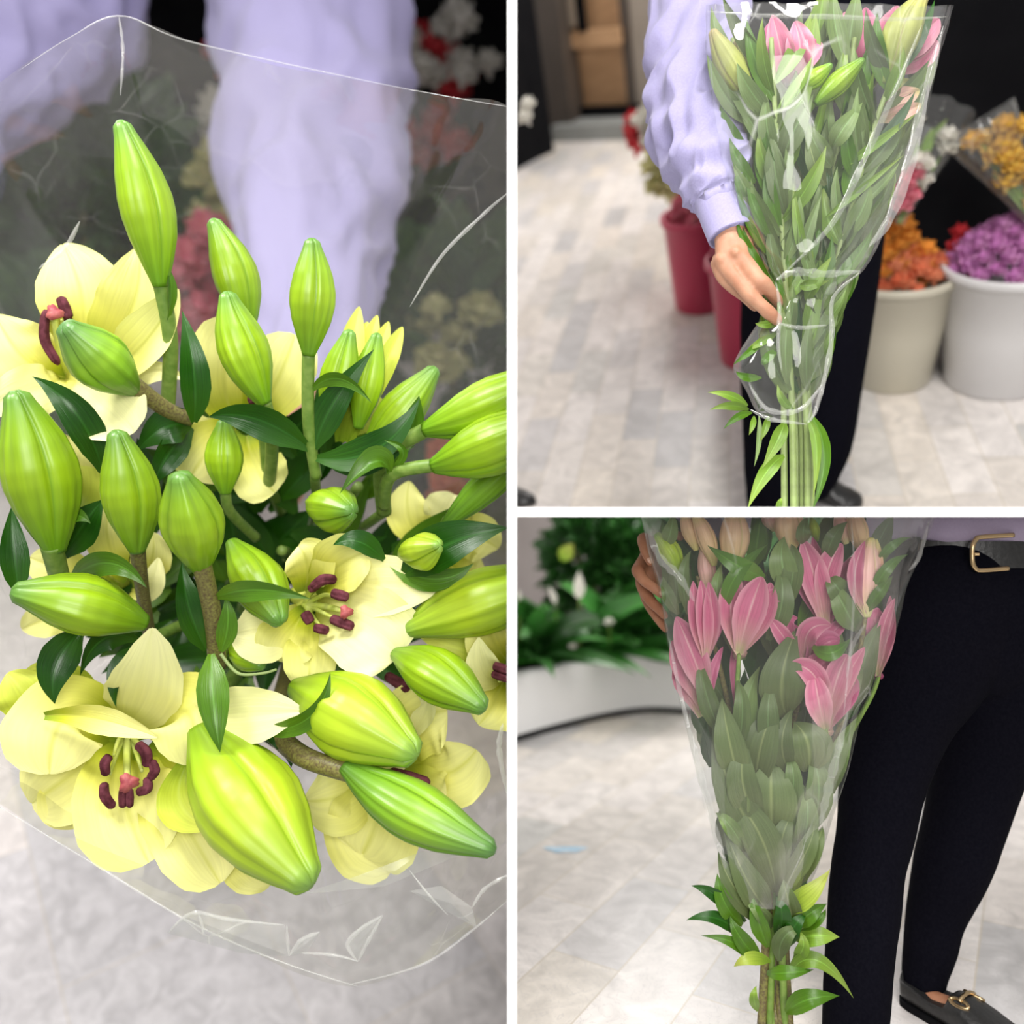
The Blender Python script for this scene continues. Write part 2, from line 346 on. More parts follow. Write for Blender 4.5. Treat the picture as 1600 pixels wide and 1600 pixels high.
MAT = dict(
 white=mat('white_paint', (.86, .86, .86), .6),
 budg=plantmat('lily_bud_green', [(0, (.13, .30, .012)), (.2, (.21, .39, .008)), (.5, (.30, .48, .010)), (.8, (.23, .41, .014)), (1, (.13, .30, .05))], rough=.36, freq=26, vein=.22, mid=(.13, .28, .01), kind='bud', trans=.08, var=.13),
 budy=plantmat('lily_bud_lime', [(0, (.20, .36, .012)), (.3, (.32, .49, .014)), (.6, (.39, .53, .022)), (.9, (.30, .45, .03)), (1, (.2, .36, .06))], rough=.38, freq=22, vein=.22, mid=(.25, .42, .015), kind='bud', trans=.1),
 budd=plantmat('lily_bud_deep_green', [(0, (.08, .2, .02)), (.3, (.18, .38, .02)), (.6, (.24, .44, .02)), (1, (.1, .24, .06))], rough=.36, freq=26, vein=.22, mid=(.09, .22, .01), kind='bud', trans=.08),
 cream=plantmat('cream_petal', [(0, (.22, .34, .02)), (.2, (.52, .56, .03)), (.42, (.80, .78, .16)), (.7, (.88, .86, .30)), (1, (.88, .86, .34))], rough=.5, freq=22, vein=.07, mid=(.66, .66, .12), trans=.14, spec=.3, bump=.6, var=.05),
 creamw=plantmat('pale_cream_petal', [(0, (.62, .62, .08)), (.3, (.86, .84, .34)), (1, (.93, .91, .48))], rough=.5, freq=20, vein=.06, trans=.14, spec=.3, bump=.5, var=.04),
 creamg=plantmat('greenish_petal', [(0, (.26, .40, .02)), (.4, (.52, .62, .05)), (1, (.70, .74, .14))], rough=.5, freq=20, vein=.1, trans=.2, spec=.3, bump=.3),
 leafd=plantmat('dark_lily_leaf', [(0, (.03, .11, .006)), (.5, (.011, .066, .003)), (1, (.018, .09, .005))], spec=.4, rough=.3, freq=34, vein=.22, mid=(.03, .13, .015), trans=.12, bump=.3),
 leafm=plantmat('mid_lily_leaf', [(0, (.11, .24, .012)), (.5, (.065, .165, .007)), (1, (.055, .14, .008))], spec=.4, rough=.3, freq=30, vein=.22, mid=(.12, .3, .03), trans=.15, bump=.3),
 leafo=plantmat('olive_leaf', [(0, (.15, .18, .06)), (.5, (.10, .145, .045)), (1, (.11, .155, .055))], rough=.5, freq=26, vein=.18, mid=(.26, .31, .12), trans=.15, bump=.3, var=.25),
 leafg=plantmat('grey_green_leaf', [(0, (.16, .22, .075)), (.5, (.115, .18, .05)), (1, (.17, .25, .075))], rough=.45, freq=20, vein=.2, mid=(.2, .34, .12), trans=.2, var=.35),
 leaff=plantmat('fresh_leaf', [(0, (.14, .25, .02)), (.5, (.14, .26, .02)), (1, (.24, .34, .05))], rough=.4, freq=24, vein=.2, mid=(.24, .46, .06), trans=.2, var=.25),
 leafy=plantmat('yellowing_leaf', [(0, (.22, .38, .03)), (.5, (.33, .44, .05)), (1, (.42, .46, .08))], rough=.4, freq=24, vein=.2, trans=.2),
 leafp=plantmat('planter_leaf', [(0, (.02, .09, .015)), (.5, (.03, .15, .02)), (1, (.05, .2, .03))], rough=.38, freq=16, vein=.25, mid=(.06, .2, .04), trans=.15, var=.5),
 pink=plantmat('pink_petal', [(0, (.62, .62, .30)), (.2, (.66, .34, .34)), (.5, (.60, .15, .27)), (1, (.60, .17, .29))], rough=.45, freq=26, vein=.2, mid=(.70, .42, .42), trans=.2, edge=(.76, .38, .46), var=.15),
 pinkd=plantmat('deep_pink_petal', [(0, (.6, .45, .3)), (.2, (.56, .13, .25)), (1, (.55, .11, .25))], rough=.45, freq=26, vein=.25, mid=(.6, .2, .3), trans=.2, edge=(.68, .26, .4), var=.15),
 pinkp=plantmat('pale_pink_bud', [(0, (.62, .64, .25)), (.2, (.78, .56, .38)), (.5, (.82, .46, .42)), (.85, (.80, .50, .40)), (1, (.7, .64, .2))], rough=.45, freq=20, vein=.2, mid=(.66, .6, .26), kind='bud', trans=.15),
 peach=plantmat('peach_bud', [(0, (.62, .60, .18)), (.3, (.84, .60, .32)), (.7, (.84, .54, .36)), (1, (.74, .70, .24))], rough=.45, freq=18, vein=.15, mid=(.55, .5, .18), kind='bud', trans=.15),
 olive=plantmat('olive_bud', [(0, (.24, .33, .05)), (.4, (.38, .42, .09)), (.8, (.40, .42, .12)), (1, (.45, .36, .16))], rough=.45, freq=18, vein=.2, mid=(.28, .22, .09), kind='bud', trans=.12),
 stem=mat('stem_green', (.12, .22, .03), .45, c2=(.20, .30, .06), nscale=60),
 stemb=mat('speckled_brown_stem', (.20, .19, .05), .45, c2=(.10, .07, .03), nscale=240, bump=.3),
 stemp=mat('pale_green_stem', (.27, .36, .12), .5, c2=(.2, .26, .09), nscale=40),
 anther=mat('dark_red_anther', (.055, .010, .014), .8, spec=.2, c2=(.14, .035, .05), nscale=70, bump=.6),
 filam=mat('pale_green_filament', (.52, .60, .10), .4, c2=(.6, .66, .2), nscale=30),
 stigma=mat('rose_stigma', (.40, .10, .09), .55, c2=(.30, .045, .06), nscale=80, bump=.3),
 lav=mat('lavender_cotton', (.345, .32, .53), .85, c2=(.38, .355, .57), nscale=300, bump=.15, spec=.15, sheen=.2),
 lavd=mat('muted_lavender_cotton', (.36, .30, .42), .75, c2=(.38, .32, .44), nscale=300, bump=.1, spec=.15),
 trous=mat('black_trouser_cloth', (.0025, .0025, .005), .9, c2=(.004, .004, .007), nscale=200, bump=.1, spec=.04),
 skin=mat('skin', (.42, .20, .12), .5, c2=(.50, .27, .17), nscale=38, bump=.12, sub=.25, spec=.35),
 skind=mat('tanned_skin', (.33, .14, .075), .5, c2=(.40, .19, .11), nscale=38, bump=.12, sub=.2, spec=.35),
 nail=mat('fingernail', (.66, .40, .30), .3),
 leather=mat('black_leather', (.012, .012, .012), .35, c2=(.02, .02, .02), nscale=150, bump=.25),
 gold=mat('brushed_brass', (.55, .40, .22), .3, metal=1, nscale=50),
 black=mat('black_panel', (.003, .003, .004), .8, c2=(.006, .006, .007), nscale=3, spec=.08),
 brown=mat('brown_frame', (.07, .055, .045), .5, nscale=5, var=.15),
 wood=mat('tan_wood', (.50, .30, .16), .5, c2=(.42, .25, .13), nscale=4, stretch=(1, 1, 6)),
 beige=mat('beige_board', (.36, .29, .22), .6, c2=(.32, .26, .2), nscale=4),
 taupe=mat('taupe_wall', (.27, .23, .19), .7, nscale=4, var=.08),
 mauve=mat('mauve_plaster', (.36, .32, .31), .8, nscale=5, var=.08),
 grey=mat('grey_step', (.26, .27, .26), .6, nscale=8, var=.1),
 redpl=mat('pink_plastic', (.50, .035, .09), .35, nscale=4, var=.1),
 creampl=mat('cream_plastic', (.50, .47, .38), .35, nscale=4, var=.05),
 whitepl=mat('white_plastic', (.62, .61, .61), .35, nscale=4, var=.05),
 soil=mat('dark_soil', (.012, .010, .008), .9, nscale=30, bump=.5),
 fol=mat('dark_foliage', (.02, .07, .015), .5, c2=(.05, .12, .02), nscale=20, trans=.1),
 orange=mat('orange_bloom', (.80, .28, .03), .6, c2=(.85, .42, .08), nscale=25, trans=.15),
 coral=mat('coral_bloom', (.70, .16, .07), .6, c2=(.75, .3, .16), nscale=25, trans=.15),
 purple=mat('orchid_pink_bloom', (.55, .20, .50), .6, c2=(.68, .34, .58), nscale=25, trans=.15),
 yellow=mat('yellow_bloom', (.72, .42, .04), .6, c2=(.75, .5, .12), nscale=25, trans=.15),
 pinkb=mat('pink_bloom', (.66, .12, .20), .6, c2=(.75, .32, .36), nscale=25, trans=.15),
 redb=mat('red_bloom', (.55, .02, .03), .6, c2=(.62, .05, .06), nscale=25, trans=.15),
 whiteb=mat('white_bloom', (.75, .72, .66), .6, c2=(.8, .78, .7), nscale=25, trans=.15),
 creamb=mat('pale_yellow_bloom', (.66, .60, .30), .6, c2=(.6, .62, .3), nscale=25, trans=.15),
 film1=filmmat('clear_film', haze=.05, scale=9, crease=.10, gloss=1.0, rough=.07, bump=.25, cap=.1, tint=(.93, .93, .90)),
 film2=filmmat('clear_film_crinkled', haze=.05, scale=11, crease=.5, gloss=1.2, stretch=(1.2, 1.2, .7)),
 film3=filmmat('clear_film_sleeve', haze=.045, scale=8, crease=.45, gloss=1.1, cap=.18, stretch=(1.6, 1.6, .6)),
 film0=filmmat('dusty_film', haze=.08, scale=9, crease=.3, gloss=1),
)
# ------------------------------------------------------------------ the three bays: dividing walls, floors, walls
def frame(px, py, pitch, h):
    a = (P(px, py, 1)-CAM).normalized(); r = a.cross(Vector((0, 0, 1))).normalized(); u = r.cross(a)
    c, s = math.cos(pitch), math.sin(pitch)
    U = (u*c-a*s).normalized(); Fw = (a*c+u*s).normalized()
    return dict(U=U, F=Fw, R=r, O=CAM-U*h)
def fpt(fr, px, py, up=0):
    D = P(px, py, 1)-CAM; t = -(CAM-fr['O']).dot(fr['U'])/D.dot(fr['U'])
    return CAM+D*t+fr['U']*up
def fxy(fr, p): q = p-fr['O']; return q.dot(fr['R']), q.dot(fr['F'])
def fw(fr, x, y, z=0): return fr['O']+fr['R']*x+fr['F']*y+fr['U']*z
def floorquad(fr, x0, x1, y0, y1, m):
    V = []; UV = []; Fc = []; n = 14
    for j in range(n+1):
        for i in range(n+1):
            x = x0+(x1-x0)*i/n; y = y0+(y1-y0)*j/n
            V.append(fw(fr, x, y)); UV.append((y, x))
    for j in range(n):
        for i in range(n): a = j*(n+1)+i; Fc.append((a, a+1, a+n+2, a+n+1))
    return struct(mk('floor', V, Fc, m, uvs=UV, smooth=False))
def slabbox(fr, p0, p1, z0, z1, th, back=True):
    """upright board standing on the floor line p0-p1 (pixels)"""
    a, b = fpt(fr, *p0), fpt(fr, *p1); d = (b-a).normalized(); n = fr['U'].cross(d)
    if n.dot(fr['F']) < 0: n = -n
    L_ = (b-a).length
    return box((0, 0, z0), (L_, th, z1), lambda v: a+d*v.x+n*v.y+fr['U']*v.z)
T0 = 1.2; TW = 15/F*T0
struct(mk('wall_middle', *box((-TW/2, T0, H-1.6), (TW/2, 9.5, H+7))[:2], MAT['white'], smooth=False))
struct(mk('trim_1', *box((TW/2, T0, H-TW/2), (1.9, 1.75, H+TW/2))[:2], MAT['white'], smooth=False))
FR1 = frame(404, 800, math.radians(33), 3.2)
FR2 = frame(1195, 403, math.radians(20), 1.55)
FR3 = dict(U=Vector((0, 0, 1)), F=Vector((0, 1, 0)), R=Vector((1, 0, 0)), O=Vector((0, 0, 0)))
ROOM = 1; floorquad(FR1, -9, 4, 1.2, 16, tilemat('marble_tiles_left', rot=.35, tw=.7, tl=1.3, tint=(1.02, 1.0, 1.01)))
ROOM = 2; floorquad(FR2, -4, 6, 1.0, 14, tilemat('marble_tiles_top', rot=0.03, tw=.125, tl=.38, off=(.1, .04), tint=(.84, .82, .80)))
ROOM = 3; floorquad(FR3, -1, 5, .8, 9, tilemat('marble_tiles_bottom', rot=math.radians(-32), tw=.16, tl=.44, off=(.15, .1), tint=(.83, .815, .80)))
# ------------------------------------------------------------------ blooms used in buckets and wrapped bunches
def bloom_geo(r, petals=15, seed=0):
    rr = random.Random(seed); gs = []
    for k in range(petals):
        z = 1-1.25*(k+.5)/petals; a = k*2.399; s = math.sqrt(max(0, 1-z*z))
        d = Vector((s*math.cos(a), s*math.sin(a), z))
        S = Vector((0, 0, -.3*r)); T = d*r*(.9+.2*rr.random())+Vector((0, 0, .1*r)); M = (S+T)*.5+Vector((d.x, d.y, 0))*r*.35
        gs.append(blade(S, M, T, r*.95, PETAL, cup=.25, nu=4, nt=6, nrm=Vector((-d.x, -d.y, .6)), seed=k))
    gs.append(loft([Vector((0, 0, -.9*r)), Vector((0, 0, -.3*r)), Vector((0, 0, .2*r))], [r*.1, r*.3, r*.2], [r*.1, r*.3, r*.2], Vector((1, 0, 0)), 8))
    return join(*gs)
BL = {}
def blooms(spots, mkey, r, label, cat, group, U, kind='rose'):
    """spots: world points; one flower object per spot, copied from the first"""
    spots = [c for c in spots if all((c-co).dot(no) < -r for co, no in PLANES[ROOM])]
    spots.sort(key=lambda c: c.x/c.y)
    ORD = ['leftmost', 'second', 'third', 'fourth', 'fifth', 'sixth', 'seventh', 'eighth', 'ninth', 'tenth', 'eleventh', 'twelfth', 'thirteenth', 'fourteenth']
    for k, c in enumerate(spots):
        inside = all((c-co).dot(no) < -r for co, no in PLANES[ROOM])
        if not inside: continue
        key = (mkey, r)
        if key not in BL:
            V, Fc, UV = bloom_geo(r, seed=len(BL)); rm = globals()['ROOM']
            o = mk('flower_head', V, Fc, MAT[mkey], at=Vector((0, 0, 0)), clip=False); BL[key] = o; o['_used'] = 0
        if BL[key].get('_used', 0) == 0: o = BL[key]; o['_used'] = 1
        else: o = BL[key].copy(); COL.objects.link(o)
        o.location = c
        o.rotation_mode = 'QUATERNION'
        ax = (U+Vector((R.uniform(-.5, .5), R.uniform(-.7, .1), R.uniform(-.3, .3)))).normalized()
        o.rotation_quaternion = ax.to_track_quat('Z', 'Y')
        s = R.uniform(.8, 1.15); o.scale = (s, s, s)
        tag(o, label if len(spots) > 7 else (label+', '+(ORD[k]+(' one' if k == 0 else ' from the left'))) , cat, group)
def bucket(fr, px, py, rb, rt, h, m, label, rim=.012, seg=48, clipx=True):
    c = fpt(fr, px, py); U = fr['U']
    prof = [(0, 0), (0, rb*.96), (.012, rb), (h*.5, (rb+rt)/2), (h*.93, rt*.99), (h*.93, rt+rim), (h, rt+rim), (h, rt-.004), (h*.6, (rb+rt)/2-.008), (h*.6, 0)]
    cs = [c+U*z for z, r in prof]; ra = [max(r, .0005) for z, r in prof]
    V, Fc, UV = [], [], []
    for i, (cc, r) in enumerate(zip(cs, ra)):
        for j in range(seg):
            th = 2*math.pi*j/seg; V.append(cc+fr['R']*math.cos(th)*r+fr['F']*math.sin(th)*r)
    for i in range(len(cs)-1):
        for j in range(seg): a = i*seg+j; b = i*seg+(j+1) % seg; Fc.append((a, b, b+seg, a+seg))
    o = mk('bucket', V, Fc, m, at=c)
    o.modifiers.new('b', 'BEVEL').width = .003
    tag(o, label, 'bucket'); return c+U*h
def dome(c, fr, r, h, n, up=0, R_=R, flat=1):
    out = []
    for k in range(n):
        a = k*2.39996; q = math.sqrt((k+.5)/n)
        out.append(c+fr['R']*(r*q*math.cos(a))+fr['F']*(r*q*math.sin(a))+fr['U']*(up+h*(1-q*q)+R_.uniform(-.008, .008)))
    return out
def leafball(name, c, U, rad, n, m, w=.03, l=.08, seed=0, nu=2, nt=5, parent=None, prof=LEAF, up=.2):
    rr = random.Random(seed); gs = []
    for k in range(n):
        d = Vector((rr.gauss(0, 1), rr.gauss(0, 1), rr.gauss(0, 1))).normalized()
        s = c+Vector((d.x*rad[0], d.y*rad[1], d.z*rad[2]))*rr.uniform(.55, 1)
        q = (d+Vector((rr.uniform(-.7, .7), rr.uniform(-.9, .4), rr.uniform(-.5, .5)))+U*up).normalized()
        T = s+q*l*rr.uniform(.7, 1.3); M = (s+T)*.5+U*l*.15
        gs.append(blade(s, M, T, w*rr.uniform(.7, 1.3), prof, cup=.15, nu=nu, nt=nt, nrm=(CAM-s).normalized()+Vector((rr.uniform(-.6, .6), 0, rr.uniform(-.2, .9)))))
    V, Fc, UV = join(*gs)
    return mk(name, V, Fc, m, parent, uvs=UV)
# ------------------------------------------------------------------ a film sleeve given as rows (y, left, right, depth, half thickness)
def sleeve_film(name, rows, m, amp=.004, seg=120, n=110, seed=0, parent=None, fs=9, flutter=0, expo=2.6):
    q = crom(rows, n); V = []; Fc = []; UV = []
    for i, (y, xl, xr, d, hh) in enumerate(q):
        cx = (xl+xr)/2; hw = (xr-xl)/2
        for j in range(seg):
            th = 2*math.pi*j/seg; c, s = math.cos(th), math.sin(th)
            ex = math.copysign(abs(c)**(2/expo), c); ey = math.copysign(abs(s)**(2/expo), s)
            p = P(cx+hw*ex, y, d+hh*ey)
            k = noise.noise(Vector((p.x*fs, p.y*fs, p.z*fs*.45+seed)))
            k2 = 1-abs(noise.noise(Vector((p.x*fs*2.3+5, p.y*fs*2.3, p.z*fs*1.1+seed))))*2
            p += (Vector((ex*.6, ey, 0)))*(amp*(k*1.6+k2*.6))
            V.append(p); UV.append((j/seg, i/n))
    for i in range(n-1):
        for j in range(seg): a = i*seg+j; b = i*seg+(j+1) % seg; Fc.append((a, b, b+seg, a+seg))
    return mk(name, V, Fc, m, parent, uvs=UV)
# a hard fold pressed into a film
def fold(pts, wd, m, parent):
    q = crom([tuple(P(*p)) for p in pts], 40); V = []; Fc = []; UV = []
    for i, c in enumerate(q):
        c = Vector(c); t_ = (Vector(q[min(i+1, 39)])-Vector(q[max(i-1, 0)])).normalized(); n_ = (CAM-c).normalized(); s = t_.cross(n_).normalized()
        w_ = PX(wd, 1.4)*(.04+.96*math.sin(math.pi*i/39)**.7)*(1+.4*noise.noise(Vector((i*.3, 0, wd))))
        for k, (a_, z_) in enumerate(((-1, 0), (-.3, .35), (.1, .6), (1, 0))): V.append(c+s*w_*a_+n_*w_*z_); UV.append((k/3, i/39))
    for i in range(39):
        for k in range(3): a = i*4+k; Fc.append((a, a+1, a+5, a+4))
    return mk('fold', V, Fc, m, parent, uvs=UV)
# ================================================================== LEFT BAY: cream lilies seen from above
ROOM = 1
NODE = Vector(P(430, 880, 2.45))
LM = {'d': 'leafd', 'm': 'leafm'}
def lily_stem(label, x, y, d, thick=8, mat_='stem', group=None):
    t = thing('cream_lily_stem', label, 'lily', NODE+Vector((R.uniform(-.05, .05), 0, R.uniform(-.05, .05))))
    a = P(x, y, d); b = t['_o']; b = Vector(b)
    mid = a*.45+b*.55+(a-b).orthogonal().normalized()*.0+Vector((a.x-b.x, 0, a.z-b.z))*.18
    V, Fc, UV = tube([b, mid, a], PX(thick*1.3, d), PX(thick, d), 12)
    mk('stem', V, Fc, MAT[mat_], t); t['_a'] = a
    return t
def pedicel(t, pts, r0, r1, m='stem', name='pedicel'):
    q = [P(*p) for p in pts]
    V, Fc, UV = tube(q, PX(r0, pts[0][2]), PX(r1, pts[-1][2]), 12, n=6*len(q)); return mk(name, V, Fc, MAT[m], t)
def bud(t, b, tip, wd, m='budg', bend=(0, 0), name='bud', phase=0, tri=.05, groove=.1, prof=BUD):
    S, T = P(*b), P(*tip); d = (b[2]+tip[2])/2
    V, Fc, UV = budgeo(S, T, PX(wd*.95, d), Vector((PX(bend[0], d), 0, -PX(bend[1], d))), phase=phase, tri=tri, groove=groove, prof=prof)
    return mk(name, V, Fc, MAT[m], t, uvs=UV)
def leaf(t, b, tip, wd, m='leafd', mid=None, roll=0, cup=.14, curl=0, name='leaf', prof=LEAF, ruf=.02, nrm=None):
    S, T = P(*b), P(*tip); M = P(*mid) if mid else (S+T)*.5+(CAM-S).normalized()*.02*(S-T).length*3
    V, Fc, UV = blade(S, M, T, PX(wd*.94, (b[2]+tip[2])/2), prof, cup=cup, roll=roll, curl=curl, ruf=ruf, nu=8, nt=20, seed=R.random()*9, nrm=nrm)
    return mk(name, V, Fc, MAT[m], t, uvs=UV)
def petal(fl, b, mid, tip, wd, m='cream', roll=0, cup=.16, ruf=.07, seed=None, curl=0, nrm=None, prof=PETAL):
    S, M, T = P(*b), P(*mid), P(*tip)
    V, Fc, UV = blade(S, M, T, PX(wd, mid[2]), prof, cup=cup, roll=roll, ruf=ruf, nu=16, nt=32, seed=R.random()*9 if seed is None else seed, curl=curl or .12, nrm=nrm)
    o = mk('petal', V, Fc, MAT[m], fl, uvs=UV); return o
def flower(t, c, r=14, m='creamg'):
    V, Fc, UV = budgeo(P(c[0], c[1], c[2]+.09), P(c[0], c[1], c[2]+.005), PX(r*2, c[2]), seg=24, n=10)
    return mk('flower', V, Fc, MAT[m], t, uvs=UV)
def stamen(fl, base, mid, tip, a0, a1, aw=8, am=None):
    """filament base-tip, anther lying from a0 to a1"""
    V, Fc, UV = tube([P(*base), P(*mid), P(*tip)], PX(4, base[2]), PX(2.6, tip[2]), 8); mk('filament', V, Fc, MAT['filam'], fl)
    if a0:
        A, B = P(*a0), P(*a1); M = P(*am) if am else (A+B)*.5
        c = [Vector(p) for p in crom([tuple(A), tuple(M), tuple(B)], 16)]
        r = [PX(aw, a0[2])*tab(i/15, [(0, .35), (.12, .85), (.5, 1), (.88, .85), (1, .3)]) for i in range(16)]
        V, Fc, UV = loft(c, r, r, Vector((0, 1, 0)), 20, lambda t_, th: 1-.35*math.exp(-(math.sin(th)/.22)**2)*(1 if math.sin(th*.5) > -2 else 0))
        mk('anther', V, Fc, MAT['anther'], fl)
def pistil(fl, base, mid, tip, r=11):
    V, Fc, UV = tube([P(*base), P(*mid), P(*tip)], PX(6, base[2]), PX(4.5, tip[2]), 10); mk('style', V, Fc, MAT['filam'], fl)
    c = P(*tip); ax = (P(*tip)-P(*mid)).normalized()*.4+(CAM-c).normalized()*.6
    c2 = [c-ax*PX(r*.9, tip[2]), c, c+ax*PX(r*.35, tip[2]), c+ax*PX(r*.5, tip[2])]
    rr = [PX(k*r, tip[2]) for k in (.35, .85, .95, .25)]
    V, Fc, UV = loft(c2, rr, rr, Vector((1, 0, 0)), 36, lambda t_, th: 1+.25*math.cos(3*th)*min(1, t_*2)-.3*math.exp(-(math.sin(1.5*th)/.2)**2)*t_)
    mk('stigma', V, Fc, MAT['stigma'], fl)

# 1 tall upright bud, top left
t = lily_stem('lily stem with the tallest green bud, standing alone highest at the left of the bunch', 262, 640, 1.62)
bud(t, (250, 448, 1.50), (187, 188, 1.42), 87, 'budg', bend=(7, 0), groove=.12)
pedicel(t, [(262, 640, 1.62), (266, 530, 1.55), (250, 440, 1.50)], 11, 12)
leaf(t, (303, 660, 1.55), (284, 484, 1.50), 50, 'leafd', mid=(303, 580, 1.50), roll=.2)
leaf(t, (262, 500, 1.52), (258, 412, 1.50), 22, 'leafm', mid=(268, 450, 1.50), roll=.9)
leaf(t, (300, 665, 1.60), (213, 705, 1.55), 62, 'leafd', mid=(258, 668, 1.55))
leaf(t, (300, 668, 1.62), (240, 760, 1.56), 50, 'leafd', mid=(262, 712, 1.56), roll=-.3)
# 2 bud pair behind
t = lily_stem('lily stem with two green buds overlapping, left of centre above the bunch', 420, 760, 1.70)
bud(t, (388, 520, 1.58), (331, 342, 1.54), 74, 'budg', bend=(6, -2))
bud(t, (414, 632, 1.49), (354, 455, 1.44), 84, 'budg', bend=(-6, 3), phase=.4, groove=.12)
pedicel(t, [(420, 760, 1.70), (425, 690, 1.56), (414, 626, 1.49)], 10, 10)
pedicel(t, [(420, 760, 1.70), (408, 640, 1.64), (388, 512, 1.58)], 9, 9)
leaf(t, (484, 702, 1.52), (325, 652, 1.46), 60, 'leafd', mid=(400, 655, 1.47), roll=-.35)
bud(t, (352, 772, 1.58), (350, 655, 1.56), 62, 'budg', phase=.8)
pedicel(t, [(400, 840, 1.75), (360, 800, 1.62), (352, 768, 1.58)], 8, 8)
# 3 single bud centre
t = lily_stem('lily stem with one slim pointed bud rising straight up above the centre', 492, 740, 1.56, 8)
bud(t, (482, 556, 1.44), (487, 372, 1.40), 75, 'budg', bend=(3, 0), groove=.12)
pedicel(t, [(494, 745, 1.56), (482, 660, 1.50), (482, 550, 1.44)], 9, 10)
leaf(t, (485, 612, 1.47), (581, 630, 1.44), 26, 'leafm', mid=(530, 592, 1.45), roll=.4)
leaf(t, (492, 702, 1.52), (585, 545, 1.50), 52, 'leafd', mid=(520, 632, 1.50))
leaf(t, (495, 716, 1.52), (656, 622, 1.48), 58, 'leafd', mid=(590, 700, 1.48), roll=-.3)
leaf(t, (500, 708, 1.55), (640, 690, 1.52), 50, 'leafd', mid=(570, 720, 1.52), roll=.3)
# 4 opening yellow-green cluster
t = lily_stem('lily stem with a half-open yellow-green flower fringed with short petal tips, upper right', 560, 760, 1.72)
f = flower(t, (560, 640, 1.60), 40)
for (x, y, w_, dd) in ((562, 476, 46, 1.63), (590, 490, 40, 1.66), (608, 500, 38, 1.64), (630, 508, 34, 1.62), (575, 500, 40, 1.66)):
    petal(f, (530+(x-560)*.25, 690, 1.60), (540+(x-560)*.75, 590, dd-.05), (x, y, dd), w_, 'creamg', cup=.3, ruf=.02)
bud(t, (515, 665, 1.57), (548, 515, 1.53), 62, 'budg', tri=.08)
bud(t, (560, 670, 1.57), (590, 520, 1.55), 54, 'budg', tri=.08)
bud(t, (572, 706, 1.55), (682, 574, 1.54), 74, 'budg', bend=(0, 6))
leaf(t, (640, 690, 1.54), (655, 618, 1.50), 36, 'leafm')
# 5 right pair
t = lily_stem('lily stem with three plump green buds pointing right, touching the middle wall', 600, 800, 1.66)
bud(t, (662, 672, 1.50), (880, 572, 1.44), 94, 'budg', bend=(0, 10))
bud(t, (676, 728, 1.46), (880, 640, 1.40), 102, 'budg', bend=(-2, 8), phase=.5)
bud(t, (690, 826, 1.55), (840, 690, 1.50), 58, 'budd', bend=(6, -8))
pedicel(t, [(600, 800, 1.66), (600, 718, 1.55), (668, 670, 1.50)], 12, 12)
pedicel(t, [(600, 790, 1.60), (612, 742, 1.50), (684, 726, 1.46)], 10, 11)
pedicel(t, [(640, 900, 1.65), (680, 850, 1.58), (700, 812, 1.55)], 7, 9)
leaf(t, (608, 738, 1.48), (531, 771, 1.42), 44, 'leafm', mid=(583, 722, 1.43), roll=.5, cup=.3)
leaf(t, (612, 735, 1.49), (600, 688, 1.46), 14, 'leafm', mid=(630, 706, 1.46), cup=.3, prof=STRAP)
# 6 left top flower
t = lily_stem('lily stem with an open cream flower at upper left, a green bud crossing it', 190, 760, 1.75)
f = flower(t, (105, 570, 1.66), 22)
petal(f, (115, 580, 1.68), (130, 480, 1.60), (92, 372, 1.60), 128, 'cream', cup=.18, ruf=.04)
petal(f, (120, 585, 1.68), (200, 490, 1.60), (212, 380, 1.58), 104, 'cream', cup=.16, roll=-.2)
petal(f, (130, 590, 1.66), (210, 550, 1.56), (276, 448, 1.54), 78, 'cream', cup=.25, roll=-.3)
petal(f, (105, 590, 1.66), (40, 560, 1.58), (-10, 485, 1.56), 110, 'cream', cup=.2)
petal(f, (95, 590, 1.66), (60, 608, 1.54), (-40, 640, 1.50), 84, 'creamw', cup=.1)
petal(f, (100, 590, 1.66), (145, 616, 1.52), (205, 672, 1.47), 108, 'creamw', cup=.05, ruf=.04, prof=[(0, .3), (.3, .75), (.6, 1), (.85, .95), (.96, .6), (1, .1)])
stamen(f, (108, 585, 1.66), (98, 540, 1.6), (80, 500, 1.56), (72, 484, 1.55), (92, 570, 1.56), 8, (70, 530, 1.55))
stamen(f, (108, 585, 1.66), (100, 530, 1.6), (97, 500, 1.56), (94, 464, 1.56), (108, 498, 1.56), 9)
stamen(f, (110, 585, 1.66), (112, 540, 1.62), (104, 500, 1.58), (104, 490, 1.57), (112, 520, 1.57), 7)
pistil(f, (108, 585, 1.66), (92, 540, 1.58), (85, 490, 1.54), 13)
bud(t, (212, 610, 1.50), (98, 506, 1.37), 98, 'budd', bend=(0, 2), groove=.12, phase=.3)
pedicel(t, [(300, 655, 1.58), (260, 640, 1.55), (206, 600, 1.49)], 11, 15, 'stemb')
petal(f, (190, 640, 1.68), (225, 585, 1.64), (290, 592, 1.62), 34, 'creamw')
